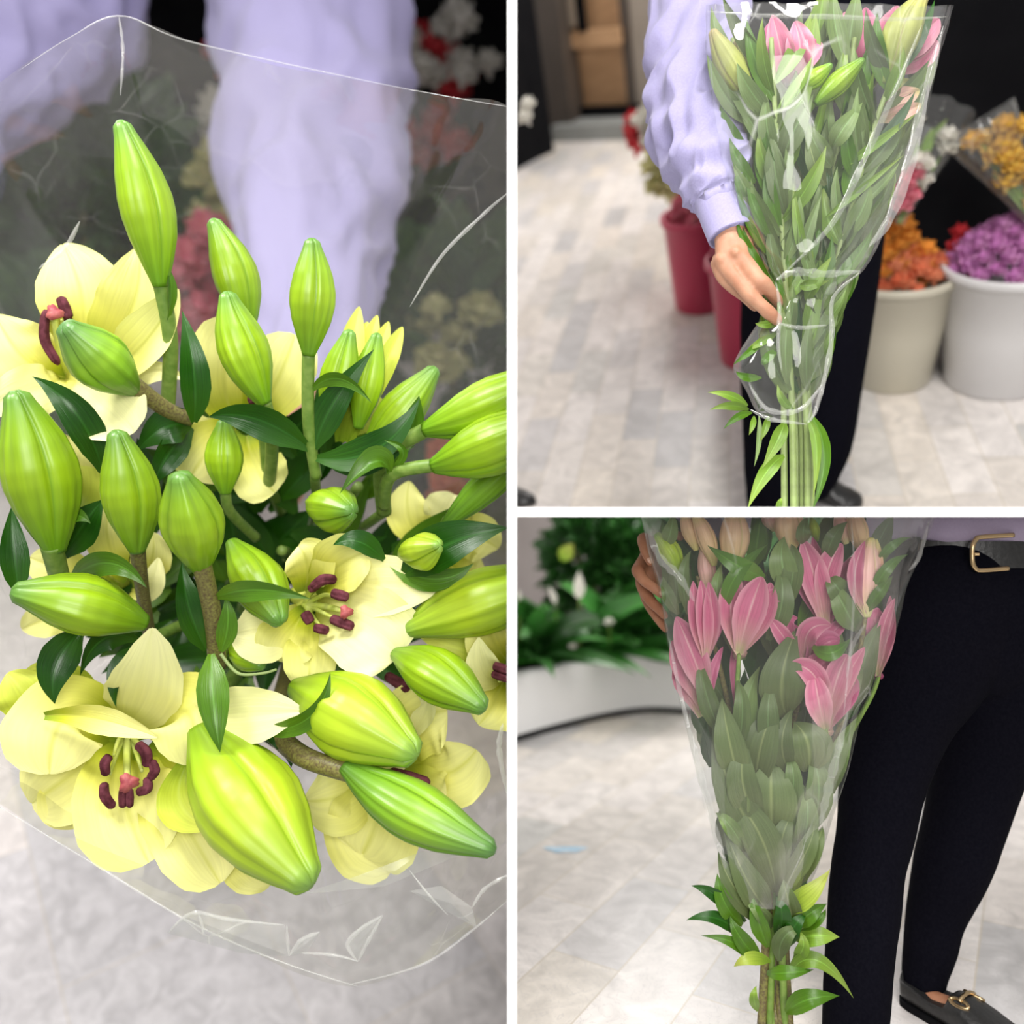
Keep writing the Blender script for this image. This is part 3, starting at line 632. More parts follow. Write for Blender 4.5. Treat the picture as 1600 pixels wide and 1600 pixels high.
# 7 left edge bud
t = lily_stem('lily stem with a broad green bud cut off by the left edge of the view', 110, 960, 1.60)
bud(t, (86, 862, 1.47), (22, 610, 1.39), 118, 'budg', bend=(6, 0), groove=.12)
pedicel(t, [(110, 960, 1.60), (94, 905, 1.52), (80, 850, 1.46)], 13, 17)
leaf(t, (160, 738, 1.52), (50, 588, 1.44), 56, 'leafd', mid=(122, 650, 1.45))
leaf(t, (95, 830, 1.50), (142, 818, 1.47), 34, 'leafm', mid=(115, 806, 1.47))
leaf(t, (112, 905, 1.52), (230, 919, 1.44), 42, 'leafm', mid=(170, 880, 1.45), roll=.2)
leaf(t, (100, 870, 1.54), (162, 780, 1.52), 60, 'leafd', mid=(130, 820, 1.52))
leaf(t, (30, 930, 1.50), (18, 790, 1.50), 44, 'leafd', mid=(22, 860, 1.49))
# 8 two upright buds centre-left
t = lily_stem('lily stem with an upright ribbed bud left of centre on a thin dark stalk', 232, 1000, 1.66, 9)
bud(t, (214, 862, 1.46), (180, 672, 1.38), 92, 'budg', bend=(4, 0), groove=.13)
pedicel(t, [(235, 1000, 1.66), (222, 920, 1.55), (214, 850, 1.46)], 9, 12, 'stemb')
bud(t, (228, 975, 1.50), (16, 925, 1.38), 102, 'budg', bend=(4, -4), groove=.12, phase=.5)
leaf(t, (128, 985, 1.50), (86, 1100, 1.46), 62, 'leafd', mid=(88, 1040, 1.46))
leaf(t, (215, 1010, 1.52), (182, 1106, 1.48), 30, 'leafd', mid=(182, 1050, 1.48), roll=.4)
leaf(t, (215, 1000, 1.54), (125, 1056, 1.50), 44, 'leafd', mid=(160, 1000, 1.50), roll=-.5)
t = lily_stem('lily stem with the rounded bud nearest the centre, small leaves spread around its stalk', 335, 1030, 1.50, 10)
bud(t, (314, 892, 1.40), (278, 738, 1.30), 104, 'budg', bend=(4, 0), groove=.14)
pedicel(t, [(340, 1040, 1.50), (332, 960, 1.44), (314, 876, 1.38)], 14, 15, 'stemb')
leaf(t, (322, 1015, 1.47), (284, 878, 1.42), 50, 'leafd', mid=(296, 950, 1.42), roll=.3)
leaf(t, (330, 1022, 1.44), (344, 1176, 1.38), 52, 'leafm', mid=(334, 1100, 1.39))
leaf(t, (338, 934, 1.42), (486, 936, 1.36), 38, 'leafm', mid=(400, 922, 1.36), roll=.3)
leaf(t, (345, 1018, 1.46), (352, 930, 1.44), 34, 'leafm', mid=(356, 975, 1.44))
V, Fc, UV = tube([P(345, 1022, 1.45), P(372, 1052, 1.44), P(410, 1052, 1.44), P(432, 1046, 1.45)], PX(3, 1.4), PX(2, 1.4)); mk('tendril', V, Fc, MAT['stemp'], t)
# 9 centre bud + small buds
t = lily_stem('lily stem with a lime bud pointing down at the centre, beside the open cream flower', 400, 1000, 1.68)
bud(t, (362, 848, 1.52), (438, 974, 1.42), 88, 'budg', bend=(4, 3), phase=.7)
bud(t, (360, 1010, 1.58), (412, 1042, 1.53), 50, 'budg')
t = lily_stem('lily stem with a short green bud, tip curled over, at the centre right', 500, 900, 1.70)
bud(t, (488, 790, 1.58), (552, 800, 1.47), 78, 'budg', tri=.08, groove=.16)
t = lily_stem('lily stem with a tiny pale bud split into rounded lobes, on a broad dark leaf', 640, 920, 1.62)
bud(t, (628, 868, 1.47), (688, 852, 1.40), 62, 'budy', tri=.14, groove=.22)
leaf(t, (632, 896, 1.50), (796, 824, 1.46), 78, 'leafd', mid=(700, 850, 1.46), roll=-.2)
leaf(t, (600, 875, 1.50), (520, 852, 1.46), 40, 'leafd', mid=(560, 846, 1.46), roll=.4)
leaf(t, (610, 880, 1.52), (740, 880, 1.50), 44, 'leafm', mid=(680, 905, 1.50))
# 10 centre flower
t = lily_stem('lily stem with an open cream flower facing the viewer at the centre right, dark anthers', 520, 1040, 1.72)
f = flower(t, (478, 935, 1.62), 26)
petal(f, (476, 925, 1.63), (480, 880, 1.54), (462, 850, 1.52), 86, 'cream', cup=.25, ruf=.07)
petal(f, (490, 920, 1.63), (535, 880, 1.53), (580, 862, 1.53), 92, 'cream', cup=.3, ruf=.06)
petal(f, (495, 930, 1.63), (580, 915, 1.53), (684, 922, 1.50), 98, 'creamw', cup=.12, ruf=.03)
petal(f, (495, 950, 1.63), (560, 975, 1.51), (628, 1028, 1.49), 140, 'creamw', cup=.08, ruf=.04, prof=[(0, .3), (.3, .8), (.6, 1), (.85, .95), (.96, .6), (1, .1)])
petal(f, (470, 955, 1.63), (420, 985, 1.53), (352, 990, 1.52), 100, 'creamw', cup=.1, ruf=.04)
petal(f, (478, 955, 1.63), (448, 1000, 1.54), (430, 1040, 1.53), 96, 'cream', cup=.12, ruf=.05)
petal(f, (485, 960, 1.63), (485, 1020, 1.54), (480, 1090, 1.53), 84, 'cream', cup=.15, ruf=.09)
b0 = (476, 945, 1.62)
stamen(f, b0, (490, 918, 1.56), (505, 915, 1.52), (488, 918, 1.51), (526, 906, 1.51), 9, (505, 906, 1.50))
stamen(f, b0, (505, 930, 1.56), (522, 932, 1.51), (517, 926, 1.50), (545, 934, 1.50), 9)
stamen(f, b0, (500, 955, 1.56), (520, 965, 1.51), (516, 966, 1.50), (553, 980, 1.50), 9)
stamen(f, b0, (485, 955, 1.58), (482, 965, 1.53), (475, 956, 1.52), (486, 974, 1.52), 9)
stamen(f, b0, (490, 965, 1.57), (500, 978, 1.52), (490, 980, 1.51), (514, 986, 1.51), 8)
stamen(f, b0, (482, 925, 1.58), (490, 920, 1.54), (482, 922, 1.53), (498, 914, 1.53), 7)
pistil(f, b0, (510, 948, 1.56), (540, 956, 1.49), 11)
# 11 hero flower bottom left
t = lily_stem('lily stem with the large open cream flower at the lower left, six dark anthers showing', 240, 1100, 1.70, 11)
f = flower(t, (200, 1150, 1.58), 26)
WIDE = [(0, .3), (.25, .7), (.5, .98), (.75, 1), (.9, .8), (.97, .5), (1, .15)]
petal(f, (192, 1145, 1.60), (105, 1120, 1.49), (70, 1215, 1.45), 150, 'cream', cup=.05, ruf=.03, prof=WIDE, roll=.3)
petal(f, (185, 1160, 1.58), (120, 1205, 1.52), (40, 1262, 1.50), 128, 'cream', cup=.1, ruf=.07, prof=WIDE)
petal(f, (198, 1128, 1.58), (225, 1080, 1.49), (238, 990, 1.42), 118, 'creamw', cup=.06, ruf=.02, prof=[(0, .4), (.3, .9), (.5, 1), (.7, .85), (.9, .45), (1, .08)])
petal(f, (70, 1118, 1.46), (150, 1122, 1.44), (242, 1152, 1.40), 44, 'cream', cup=.25, ruf=.03, roll=.2)
petal(f, (212, 1140, 1.60), (290, 1110, 1.50), (300, 1200, 1.46), 130, 'cream', cup=.08, prof=WIDE, ruf=.03, roll=-.2)
petal(f, (250, 1130, 1.56), (360, 1120, 1.46), (472, 1112, 1.42), 92, 'creamw', cup=.1, ruf=.05)
petal(f, (205, 1165, 1.60), (195, 1240, 1.49), (232, 1348, 1.44), 150, 'cream', cup=.16, ruf=.04, prof=WIDE)
petal(f, (225, 1170, 1.58), (280, 1270, 1.50), (345, 1382, 1.47), 118, 'cream', cup=.12, ruf=.06, prof=WIDE)
petal(f, (170, 1170, 1.60), (110, 1240, 1.54), (135, 1285, 1.52), 90, 'cream', cup=.1, ruf=.06)
b0 = (200, 1145, 1.58)
stamen(f, b0, (186, 1155, 1.52), (178, 1180, 1.46), (173, 1180, 1.45), (166, 1212, 1.45), 8, (164, 1192, 1.445))
stamen(f, b0, (184, 1175, 1.52), (172, 1210, 1.46), (163, 1222, 1.45), (178, 1262, 1.45), 8, (164, 1244, 1.445))
stamen(f, b0, (196, 1180, 1.52), (197, 1215, 1.46), (192, 1232, 1.45), (192, 1262, 1.45), 7)
stamen(f, b0, (200, 1180, 1.52), (202, 1218, 1.46), (203, 1232, 1.45), (203, 1262, 1.45), 6)
stamen(f, b0, (212, 1175, 1.52), (222, 1205, 1.46), (230, 1214, 1.45), (214, 1238, 1.45), 8, (230, 1232, 1.445))
stamen(f, b0, (212, 1158, 1.52), (225, 1165, 1.46), (214, 1162, 1.45), (230, 1198, 1.45), 9, (228, 1176, 1.445))
stamen(f, b0, (216, 1165, 1.52), (232, 1182, 1.46), (236, 1188, 1.45), (234, 1216, 1.45), 8, (242, 1204, 1.445))
pistil(f, b0, (198, 1180, 1.50), (200, 1222, 1.42), 15)
petal(f, (60, 1140, 1.56), (40, 1090, 1.53), (10, 1050, 1.52), 76, 'creamg', cup=.2)
petal(f, (170, 1130, 1.60), (100, 1080, 1.56), (20, 1072, 1.55), 90, 'creamg', cup=.2)
# 12 largest bud
t = lily_stem('lily stem with the largest, fattest lime bud, hanging low over a half-hidden flower', 330, 1110, 1.62, 12)
bud(t, (312, 1140, 1.47), (486, 1384, 1.32), 168, 'budy', bend=(-6, 8), groove=.10, phase=.3)
petal(t, (300, 1180, 1.50), (280, 1250, 1.47), (330, 1292, 1.46), 70, 'creamg', cup=.2)
f = flower(t, (340, 1270, 1.62), 18)
petal(f, (330, 1260, 1.62), (310, 1310, 1.54), (300, 1372, 1.52), 90, 'cream')
petal(f, (345, 1270, 1.62), (390, 1340, 1.55), (430, 1380, 1.54), 96, 'cream')
petal(f, (330, 1255, 1.62), (300, 1300, 1.56), (285, 1340, 1.55), 70, 'cream')
stamen(f, (335, 1265, 1.60), (325, 1280, 1.55), (322, 1295, 1.51), (318, 1290, 1.50), (344, 1300, 1.50), 8)
stamen(f, (335, 1265, 1.60), (332, 1290, 1.55), (334, 1300, 1.51), (330, 1294, 1.495), (338, 1322, 1.495), 9)
pistil(f, (340, 1270, 1.60), (352, 1300, 1.53), (364, 1332, 1.48), 11)
# 13 big bud right of it
t = lily_stem('lily stem with a big lime bud pointing lower right behind a curved leaf', 470, 1100, 1.66)
bud(t, (462, 1075, 1.52), (650, 1182, 1.38), 146, 'budy', bend=(-2, -6), groove=.12, phase=.9)
leaf(t, (402, 1142, 1.46), (516, 1050, 1.40), 34, 'leafm', mid=(482, 1122, 1.40), roll=.3)
leaf(t, (402, 1125, 1.56), (455, 1200, 1.50), 44, 'leafd', mid=(440, 1150, 1.50))
# 14 long narrow bud with brown stalk
t = lily_stem('lily stem with a long narrow bud on a speckled brown stalk, lowest right', 425, 1140, 1.58, 14, 'stemb')
bud(t, (538, 1198, 1.41), (774, 1330, 1.31), 98, 'budd', bend=(-8, 6), groove=.14, phase=.5)
pedicel(t, [(420, 1135, 1.56), (470, 1180, 1.46), (548, 1208, 1.41)], 17, 15, 'stemb')
# 15 right bud
t = lily_stem('lily stem with a pointed green bud aimed down right towards the middle wall', 600, 1030, 1.64)
bud(t, (618, 1022, 1.50), (758, 1108, 1.38), 92, 'budg', bend=(-2, -6), groove=.13, phase=.2)
# 16 right flower behind big pale bud
t = lily_stem('lily stem with a long striped pale bud against the middle wall at mid height', 700, 1000, 1.68)
bud(t, (880, 905, 1.50), (632, 985, 1.52), 112, 'budy', bend=(0, -4), groove=.06)
f = flower(t, (790, 1050, 1.64), 20)
petal(f, (790, 1050, 1.63), (740, 1000, 1.56), (650, 990, 1.55), 90, 'creamg')
petal(f, (790, 1055, 1.63), (770, 1100, 1.54), (750, 1130, 1.50), 110, 'cream')
petal(f, (800, 1040, 1.63), (770, 1000, 1.54), (760, 960, 1.50), 90, 'cream')
petal(f, (780, 1060, 1.60), (758, 1050, 1.52), (748, 1000, 1.47), 60, 'creamw')
stamen(f, (800, 1050, 1.62), (790, 1055, 1.56), (780, 1058, 1.50), (770, 1040, 1.49), (796, 1048, 1.49), 8)
stamen(f, (800, 1050, 1.62), (790, 1060, 1.56), (780, 1064, 1.50), (768, 1052, 1.49), (796, 1062, 1.49), 7)
# 17 lower right flower
t = lily_stem('lily stem with a cream flower mostly hidden behind the lowest buds at the right', 600, 1140, 1.74)
f = flower(t, (615, 1190, 1.66), 24)
petal(f, (600, 1190, 1.66), (540, 1240, 1.58), (470, 1250, 1.56), 120, 'cream', cup=.1)
petal(f, (610, 1200, 1.66), (590, 1280, 1.58), (560, 1345, 1.56), 150, 'cream', cup=.1, prof=WIDE)
petal(f, (600, 1190, 1.66), (560, 1290, 1.60), (620, 1345, 1.58), 110, 'cream', cup=.1, prof=WIDE)
petal(f, (630, 1190, 1.66), (690, 1210, 1.58), (742, 1175, 1.55), 110, 'cream', cup=.12, ruf=.08, prof=WIDE)
petal(f, (630, 1190, 1.66), (670, 1240, 1.57), (705, 1250, 1.55), 84, 'cream', cup=.12, ruf=.08)
petal(f, (620, 1180, 1.66), (650, 1130, 1.58), (700, 1110, 1.56), 120, 'cream', cup=.12, prof=WIDE)
petal(f, (610, 1180, 1.62), (660, 1120, 1.53), (656, 1090, 1.49), 34, 'creamw', cup=.3)
petal(f, (560, 1190, 1.54), (545, 1178, 1.48), (535, 1166, 1.46), 44, 'creamw', cup=.3)
petal(f, (560, 1196, 1.54), (600, 1200, 1.5), (632, 1200, 1.48), 26, 'creamw', cup=.2)
stamen(f, (600, 1200, 1.64), (620, 1205, 1.54), (630, 1212, 1.49), (606, 1206, 1.48), (672, 1224, 1.48), 10)
stamen(f, (600, 1200, 1.64), (640, 1225, 1.56), (660, 1240, 1.50), (650, 1236, 1.49), (686, 1242, 1.49), 6)
stamen(f, (620, 1130, 1.64), (620, 1080, 1.6), (622, 1060, 1.58), (602, 1054, 1.57), (640, 1078, 1.57), 9)
# 18 flowers further back
t = lily_stem('lily stem with a cream flower half hidden behind the two overlapping buds', 400, 700, 1.80)
f = flower(t, (385, 650, 1.74), 20)
petal(f, (370, 660, 1.74), (350, 590, 1.68), (368, 500, 1.67), 108, 'cream', prof=WIDE)
petal(f, (395, 650, 1.74), (430, 600, 1.68), (462, 520, 1.67), 100, 'cream', prof=WIDE)
petal(f, (370, 670, 1.74), (330, 700, 1.68), (295, 750, 1.67), 90, 'cream', prof=WIDE)
petal(f, (385, 680, 1.74), (400, 730, 1.68), (430, 770, 1.67), 90, 'cream', prof=WIDE)
petal(f, (360, 660, 1.74), (320, 680, 1.70), (300, 640, 1.69), 70, 'cream')
stamen(f, (390, 670, 1.72), (392, 650, 1.66), (396, 640, 1.63), (388, 628, 1.62), (404, 622, 1.62), 8)
t = lily_stem('lily stem with two folded pale petals deep between the left buds', 190, 940, 1.80)
f = flower(t, (190, 900, 1.74), 20)
petal(f, (200, 905, 1.74), (170, 850, 1.66), (172, 790, 1.64), 66, 'cream')
petal(f, (205, 910, 1.72), (235, 880, 1.64), (238, 830, 1.62), 60, 'cream')
petal(f, (205, 925, 1.72), (232, 920, 1.64), (248, 870, 1.63), 40, 'creamw')
petal(f, (180, 920, 1.74), (100, 890, 1.68), (40, 870, 1.67), 70, 'cream')
petal(f, (180, 930, 1.76), (90, 960, 1.70), (30, 985, 1.68), 60, 'cream')
petal(f, (110, 760, 1.76), (100, 730, 1.70), (110, 680, 1.69), 90, 'cream', prof=WIDE)
petal(f, (120, 790, 1.76), (130, 760, 1.71), (120, 700, 1.70), 70, 'creamg')
t = lily_stem('lily stem with a blurred pale flower behind the right-hand buds near the middle wall', 660, 860, 1.86)
f = flower(t, (680, 850, 1.84), 20)
petal(f, (670, 850, 1.84), (640, 810, 1.80), (640, 750, 1.80), 70, 'cream')
petal(f, (680, 850, 1.84), (700, 800, 1.80), (712, 768, 1.80), 80, 'creamw')
petal(f, (690, 850, 1.84), (740, 840, 1.80), (780, 860, 1.80), 80, 'cream')
petal(f, (690, 870, 1.84), (730, 900, 1.80), (770, 900, 1.80), 80, 'cream')
# leaves low on the stems, filling the heart of the bunch
t = lily_stem('leafy lily stem without buds, its dark leaves filling the heart of the bunch', 440, 860, 1.80)
rr = random.Random(11)
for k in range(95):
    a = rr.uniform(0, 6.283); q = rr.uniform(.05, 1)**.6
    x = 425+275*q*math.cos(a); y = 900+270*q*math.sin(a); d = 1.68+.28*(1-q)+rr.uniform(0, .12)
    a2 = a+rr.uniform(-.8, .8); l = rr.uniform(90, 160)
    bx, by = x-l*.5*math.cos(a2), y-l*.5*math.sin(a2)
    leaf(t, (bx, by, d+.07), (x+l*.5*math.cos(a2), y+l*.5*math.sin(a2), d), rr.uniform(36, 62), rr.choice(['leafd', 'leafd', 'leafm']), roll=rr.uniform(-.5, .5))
# the film around the bunch
rim = [(-60, 175, 1.47), (40, 100, 1.50), (110, 58, 1.52), (160, 32, 1.55), (190, 25, 1.56), (240, 42, 1.58), (300, 66, 1.60), (420, 98, 1.62), (600, 132, 1.62), (700, 150, 1.58), (800, 168, 1.54), (900, 300, 1.48), (960, 600, 1.42), (950, 1000, 1.38), (900, 1250, 1.36), (800, 1400, 1.34), (740, 1450, 1.33), (660, 1505, 1.33), (560, 1540, 1.34), (470, 1520, 1.34), (380, 1478, 1.34), (300, 1440, 1.34), (150, 1350, 1.35), (15, 1270, 1.35), (-90, 1180, 1.38), (-140, 900, 1.40), (-120, 500, 1.42)]
rc = crom(rim+[rim[0]], 260)[:-1]; V = []; UV = []; Fc = []; NR = 70
for i in range(NR+1):
    s = i/NR
    for j, (x, y, d) in enumerate(rc):
        k = 1-s*.72; bulge = .06*math.sin(math.pi*min(1, s*1.3))
        x2 = 425+(x-425)*(k+bulge); y2 = 850+(y-850)*(k+bulge); p = P(x2, y2, d+s*.85)
        q = Vector((p.x*2.6, p.y*2.6, p.z*2.6)); w_ = noise.noise(q)*.028+(1-2*abs(noise.noise(q*2.6+Vector((3, 1, 7)))))*.006
        nrm = Vector((x-425, 0, -(y-850))).normalized()
        V.append(p+nrm*w_*min(1, .25+s*4)); UV.append((j/260, s))
n = len(rc)
for i in range(NR):
    for j in range(n): a = i*n+j; b = i*n+(j+1) % n; Fc.append((a, b, b+n, a+n))
tag(mk('cellophane_wrap', V, Fc, MAT['film1'], uvs=UV), 'wide clear film cone open towards the viewer around the cream lilies', 'wrapping film')
fmw = filmmat('folded_wrap_film', haze=.30, scale=16, crease=.3, gloss=2.0, cap=.35)  # strong haze paints white highlight streaks onto the folds of the wrap
rimA = [(-5, 1258, 1.345), (150, 1352, 1.345), (300, 1442, 1.335), (440, 1503, 1.335), (560, 1542, 1.335)]; rimB = [(540, 1540, 1.335), (660, 1507, 1.325), (740, 1452, 1.325), (800, 1400, 1.335)]; rimC = [(30, 110, 1.49), (110, 58, 1.515), (190, 25, 1.555), (300, 66, 1.595), (600, 132, 1.615), (800, 168, 1.53)]
fmf = filmmat('facet_film', haze=.16, scale=10, crease=.3, gloss=2.0, cap=.3, rough=.12)
wrap_ = [o for o in COL.objects if o.name.startswith('cellophane_wrap')][-1]
def facet(pts, m):
    """a bent flat spot pressed into the film between creases"""
    q = [P(*p) for p in pts]; c = sum(q, Vector())/len(q); c += (CAM-c).normalized()*.008
    V = [c]+q; mk('film_facet', V, [(0, i+1, (i+1) % len(q)+1) for i in range(len(q))], m, wrap_, smooth=False)
facet([(262, 1458, 1.32), (290, 1432, 1.31), (312, 1426, 1.31), (445, 1445, 1.31), (452, 1494, 1.31), (380, 1490, 1.32)], fmf)
facet([(452, 1494, 1.31), (470, 1468, 1.31), (500, 1456, 1.31), (480, 1488, 1.31)], fmf)
facet([(596, 1432, 1.31), (572, 1475, 1.31), (558, 1502, 1.31), (543, 1475, 1.31), (560, 1450, 1.31)], fmf)
facet([(640, 1392, 1.33), (690, 1384, 1.33), (738, 1418, 1.32), (745, 1450, 1.32)], fmf)
facet([(470, 1398, 1.42), (600, 1385, 1.40), (690, 1348, 1.40), (735, 1330, 1.40), (660, 1330, 1.41), (560, 1368, 1.41)], fmf)
for pts, wd in ((rimA, 1.6), (rimB, 1.6), (rimC, 1.3), ([(262, 1458, 1.315), (288, 1433, 1.305), (312, 1426, 1.305), (360, 1437, 1.305), (445, 1445, 1.305)], 2.6), ([(310, 1427, 1.305), (316, 1445, 1.305), (318, 1462, 1.305)], 2),
   ([(448, 1446, 1.305), (450, 1474, 1.305), (452, 1494, 1.305)], 2.2), ([(452, 1494, 1.305), (470, 1469, 1.305), (500, 1456, 1.305)], 2.6), ([(470, 1489, 1.305), (520, 1492, 1.305), (560, 1502, 1.305)], 2), ([(598, 1430, 1.305), (566, 1450, 1.305), (543, 1475, 1.305), (558, 1502, 1.305)], 3),
   ([(598, 1430, 1.305), (574, 1473, 1.305), (559, 1503, 1.305)], 2.4), ([(738, 1418, 1.30), (758, 1388, 1.30), (796, 1366, 1.30)], 2.6), ([(700, 1430, 1.32), (670, 1398, 1.32), (640, 1360, 1.33)], 1.4),
   ([(795, 300, 1.46), (755, 335, 1.46), (690, 400, 1.47), (640, 480, 1.48)], 3), ([(786, 1130, 1.34), (780, 1170, 1.34), (792, 1240, 1.34)], 4), ([(60, 420, 1.5), (100, 390, 1.5), (125, 345, 1.5)], 4), ([(186, 26, 1.55), (192, 80, 1.56), (188, 150, 1.58)], 2.5)):
    fold(pts, wd, fmw, wrap_)
# ---------------- behind: person, flower displays, dark wall
pr = thing('person', 'person in a lavender shirt standing behind the cream lilies, arms reaching down to the bunch', 'person', fpt(FR1, 420, 760))
armL = [(430, -420, 4.9, 170), (470, -260, 4.6, 150), (480, -80, 4.3, 140), (492, 120, 3.9, 130), (488, 320, 3.5, 118), (480, 470, 3.1, 95), (470, 600, 2.8, 60)]
armR = [(120, -440, 4.9, 170), (60, -330, 4.6, 150), (70, -160, 4.3, 150), (60, -20, 4.1, 140), (-60, 110, 3.8, 118), (-160, 260, 3.4, 90)]
def wrinkle(amp, f1, f2, seed):
    def g(t, th):
        v = Vector((math.cos(th)*f2, math.sin(th)*f2, t*f1+seed)); a = noise.noise(v+Vector((0, 0, math.cos(th)*.8)))
        b = 1-2*abs(noise.noise(v*1.7+Vector((seed, 2, 1))))
        return 1+amp*(a*1.1+b*.7)
    return g
mk('shirt', *join(limb(armL, 64, 120, fn=wrinkle(.24, 8, 1.2, 3)), limb(armR, 64, 120, fn=wrinkle(.24, 8, 1.2, 8)), limb([(250, -640, 5.0, 330, 200), (250, -480, 5.0, 330, 200), (240, -400, 5.0, 260, 180)], 40, 30))[:2], MAT['lav'], pr)
bake('body', [limb([(470, -260, 4.6, 110), (492, 120, 3.9, 90), (480, 470, 3.1, 70), (466, 640, 2.7, 45), (455, 720, 2.55, 48), (450, 780, 2.5, 30)], 14)[:3], limb([(60, -330, 4.6, 110), (-60, 110, 3.8, 80), (-160, 260, 3.4, 60)], 14), limb([(240, -560, 5, 220, 150), (450, -420, 4.8, 110), (100, -420, 4.8, 110), (240, -560, 5, 200, 150)], 14)], .05, 3, MAT['skin'], pr)
struct(mk('wall_left', *slabbox(FR1, (-300, 520), (1000, 500), 0, 9, .2)[:2], MAT['black'], smooth=False))
def at1(x, y, d): return P(x, y, d)
def bunch1(pts, key, r, label, cat, grp): blooms([at1(*p) for p in pts], key, r, label, cat, grp, FR1['U'])
rr = random.Random(5)
def cloud(x0, x1, y0, y1, d, n, s=5):
    q = random.Random(s); return [(q.uniform(x0, x1), q.uniform(y0, y1), d+q.uniform(-.15, .15)) for _ in range(n)]
bunch1(cloud(262, 345, 365, 520, 5.0, 16, 1), 'pinkb', .13, 'blurred pink blossom in the bunch on the floor between the arms', 'flower', 'pink blossoms behind the cream lilies')
bunch1(cloud(318, 368, 215, 360, 5.4, 10, 2), 'creamb', .14, 'blurred pale yellow blossom in the bunch left of the sleeve', 'flower', 'pale yellow blossoms behind the cream lilies')
bunch1(cloud(336, 362, 130, 200, 5.6, 4, 3), 'whiteb', .13, 'blurred white blossom left of the central sleeve', 'flower', 'white blossoms left of the central sleeve')
bunch1(cloud(338, 362, 80, 122, 5.7, 3, 4), 'redb', .12, 'blurred red blossom left of the central sleeve', 'flower', 'red blossoms left of the central sleeve')
bunch1(cloud(640, 770, 20, 130, 6.4, 9, 5), 'whiteb', .14, 'blurred off-white blossom against the dark wall at the upper right of the bay', 'flower', 'off-white blossoms on the dark wall')
bunch1(cloud(622, 740, 60, 260, 6.6, 14, 6), 'redb', .15, 'blurred dark red blossom against the dark wall at the upper right of the bay', 'flower', 'dark red blossoms on the dark wall')
bunch1(cloud(690, 790, 700, 800, 4.3, 12, 7), 'coral', .10, 'blurred orange blossom low behind the right-hand buds', 'flower', 'orange blossoms behind the right-hand buds')
bunch1(cloud(650, 790, 480, 580, 4.8, 8, 8), 'creamb', .12, 'blurred olive cream blossom right of the slim pointed bud', 'flower', 'olive cream blossoms near the middle wall')
for (x, y, d, rad, n_, lab, sd) in ((130, 330, 5.6, (.75, .4, .9), 420, 'dark green potted shrub blurred behind the film at the upper left', 1), (715, 560, 5.2, (.6, .3, .8), 300, 'dark green shrub blurred behind the film near the middle wall', 2), (90, 560, 5.0, (.5, .3, .5), 160, 'low dark green plant blurred behind the top left flower', 3)):
    c = P(x, y, d); t = thing('shrub', lab, 'shrub', c-FR1['U']*.8)
    o = leafball('foliage', c, FR1['U'], rad, n_, MAT['fol'], .12, .3, seed=sd, parent=t)
    V, Fc, UV = tube([c-FR1['U']*.8, c], .03, .02); mk('trunk', V, Fc, MAT['stemb'], t)
    V, Fc, UV = loft([c-FR1['U']*(1.15-.35*k) for k in (0, 1)], [.3, .4], [.3, .4], FR1['R'], 24); mk('pot', V, Fc, MAT['brown'], t)
# ================================================================== TOP RIGHT BAY: man's arm holding wrapped pink lilies
ROOM = 2
fr = FR2; U2 = fr['U']
# --- back of the shop
def bx(name, p0, p1, z0, z1, th, m, st=True, label=None, cat=None):
    o = mk(name, *slabbox(fr, p0, p1, z0, z1, th)[:2], MAT[m], smooth=False)
    if st: struct(o)
    else: tag(o, label, cat)
    return o
bx('wall_right', (1120, 520), (1720, 510), 0, 4.2, .12, 'black')
bx('wall_back', (985, 202), (1330, 200), 0, 5.5, .12, 'taupe')
bx('trim_2', (862, 217), (896, 215), 0, 5.5, .25, 'brown')
bx('trim_3', (984, 203), (996, 203), 0, 5.5, .2, 'brown')
bx('wall_far', (890, 200), (1002, 198), 0, 5.5, .1, 'wood')
bx('trim_4', (862, 222), (1000, 218), 0, .12, .35, 'grey')
bx('trim_5', (885, 207), (1000, 205), .1, .2, .05, 'black')
bx('wall_left', (690, 330), (862, 236), 0, 4.5, .12, 'black')
bx('wall_left_return', (836, 250), (866, 236), 0, 4.5, .5, 'black')
# hanging board and black-framed opening in the tan panel
a = fpt(fr, 896, 203); b = fpt(fr, 990, 202); d_ = (b-a).normalized(); nn = -fr['F']
t = thing('display_board', 'small beige board in a black frame hanging on the tan wood wall', 'board', a+U2*1.0)
sc = (b-a).length/94
def wb(name, x0, x1, z0, z1, off, th, m, parent):
    M = lambda v: a+d_*v.x+nn*v.y+U2*v.z
    return mk(name, *box((x0*sc, off, z0*sc), (x1*sc, off+th, z1*sc), M)[:2], MAT[m], parent, smooth=False)
wb('panel', -26, 30, 118, 186, .05, .04, 'beige', t)
wb('frame', 30, 42, 112, 210, .05, .08, 'black', t); wb('frame', -26, 42, 186, 198, .05, .08, 'black', t)
wb('ledge', -6, 90, 95, 112, .02, .08, 'wood', t)
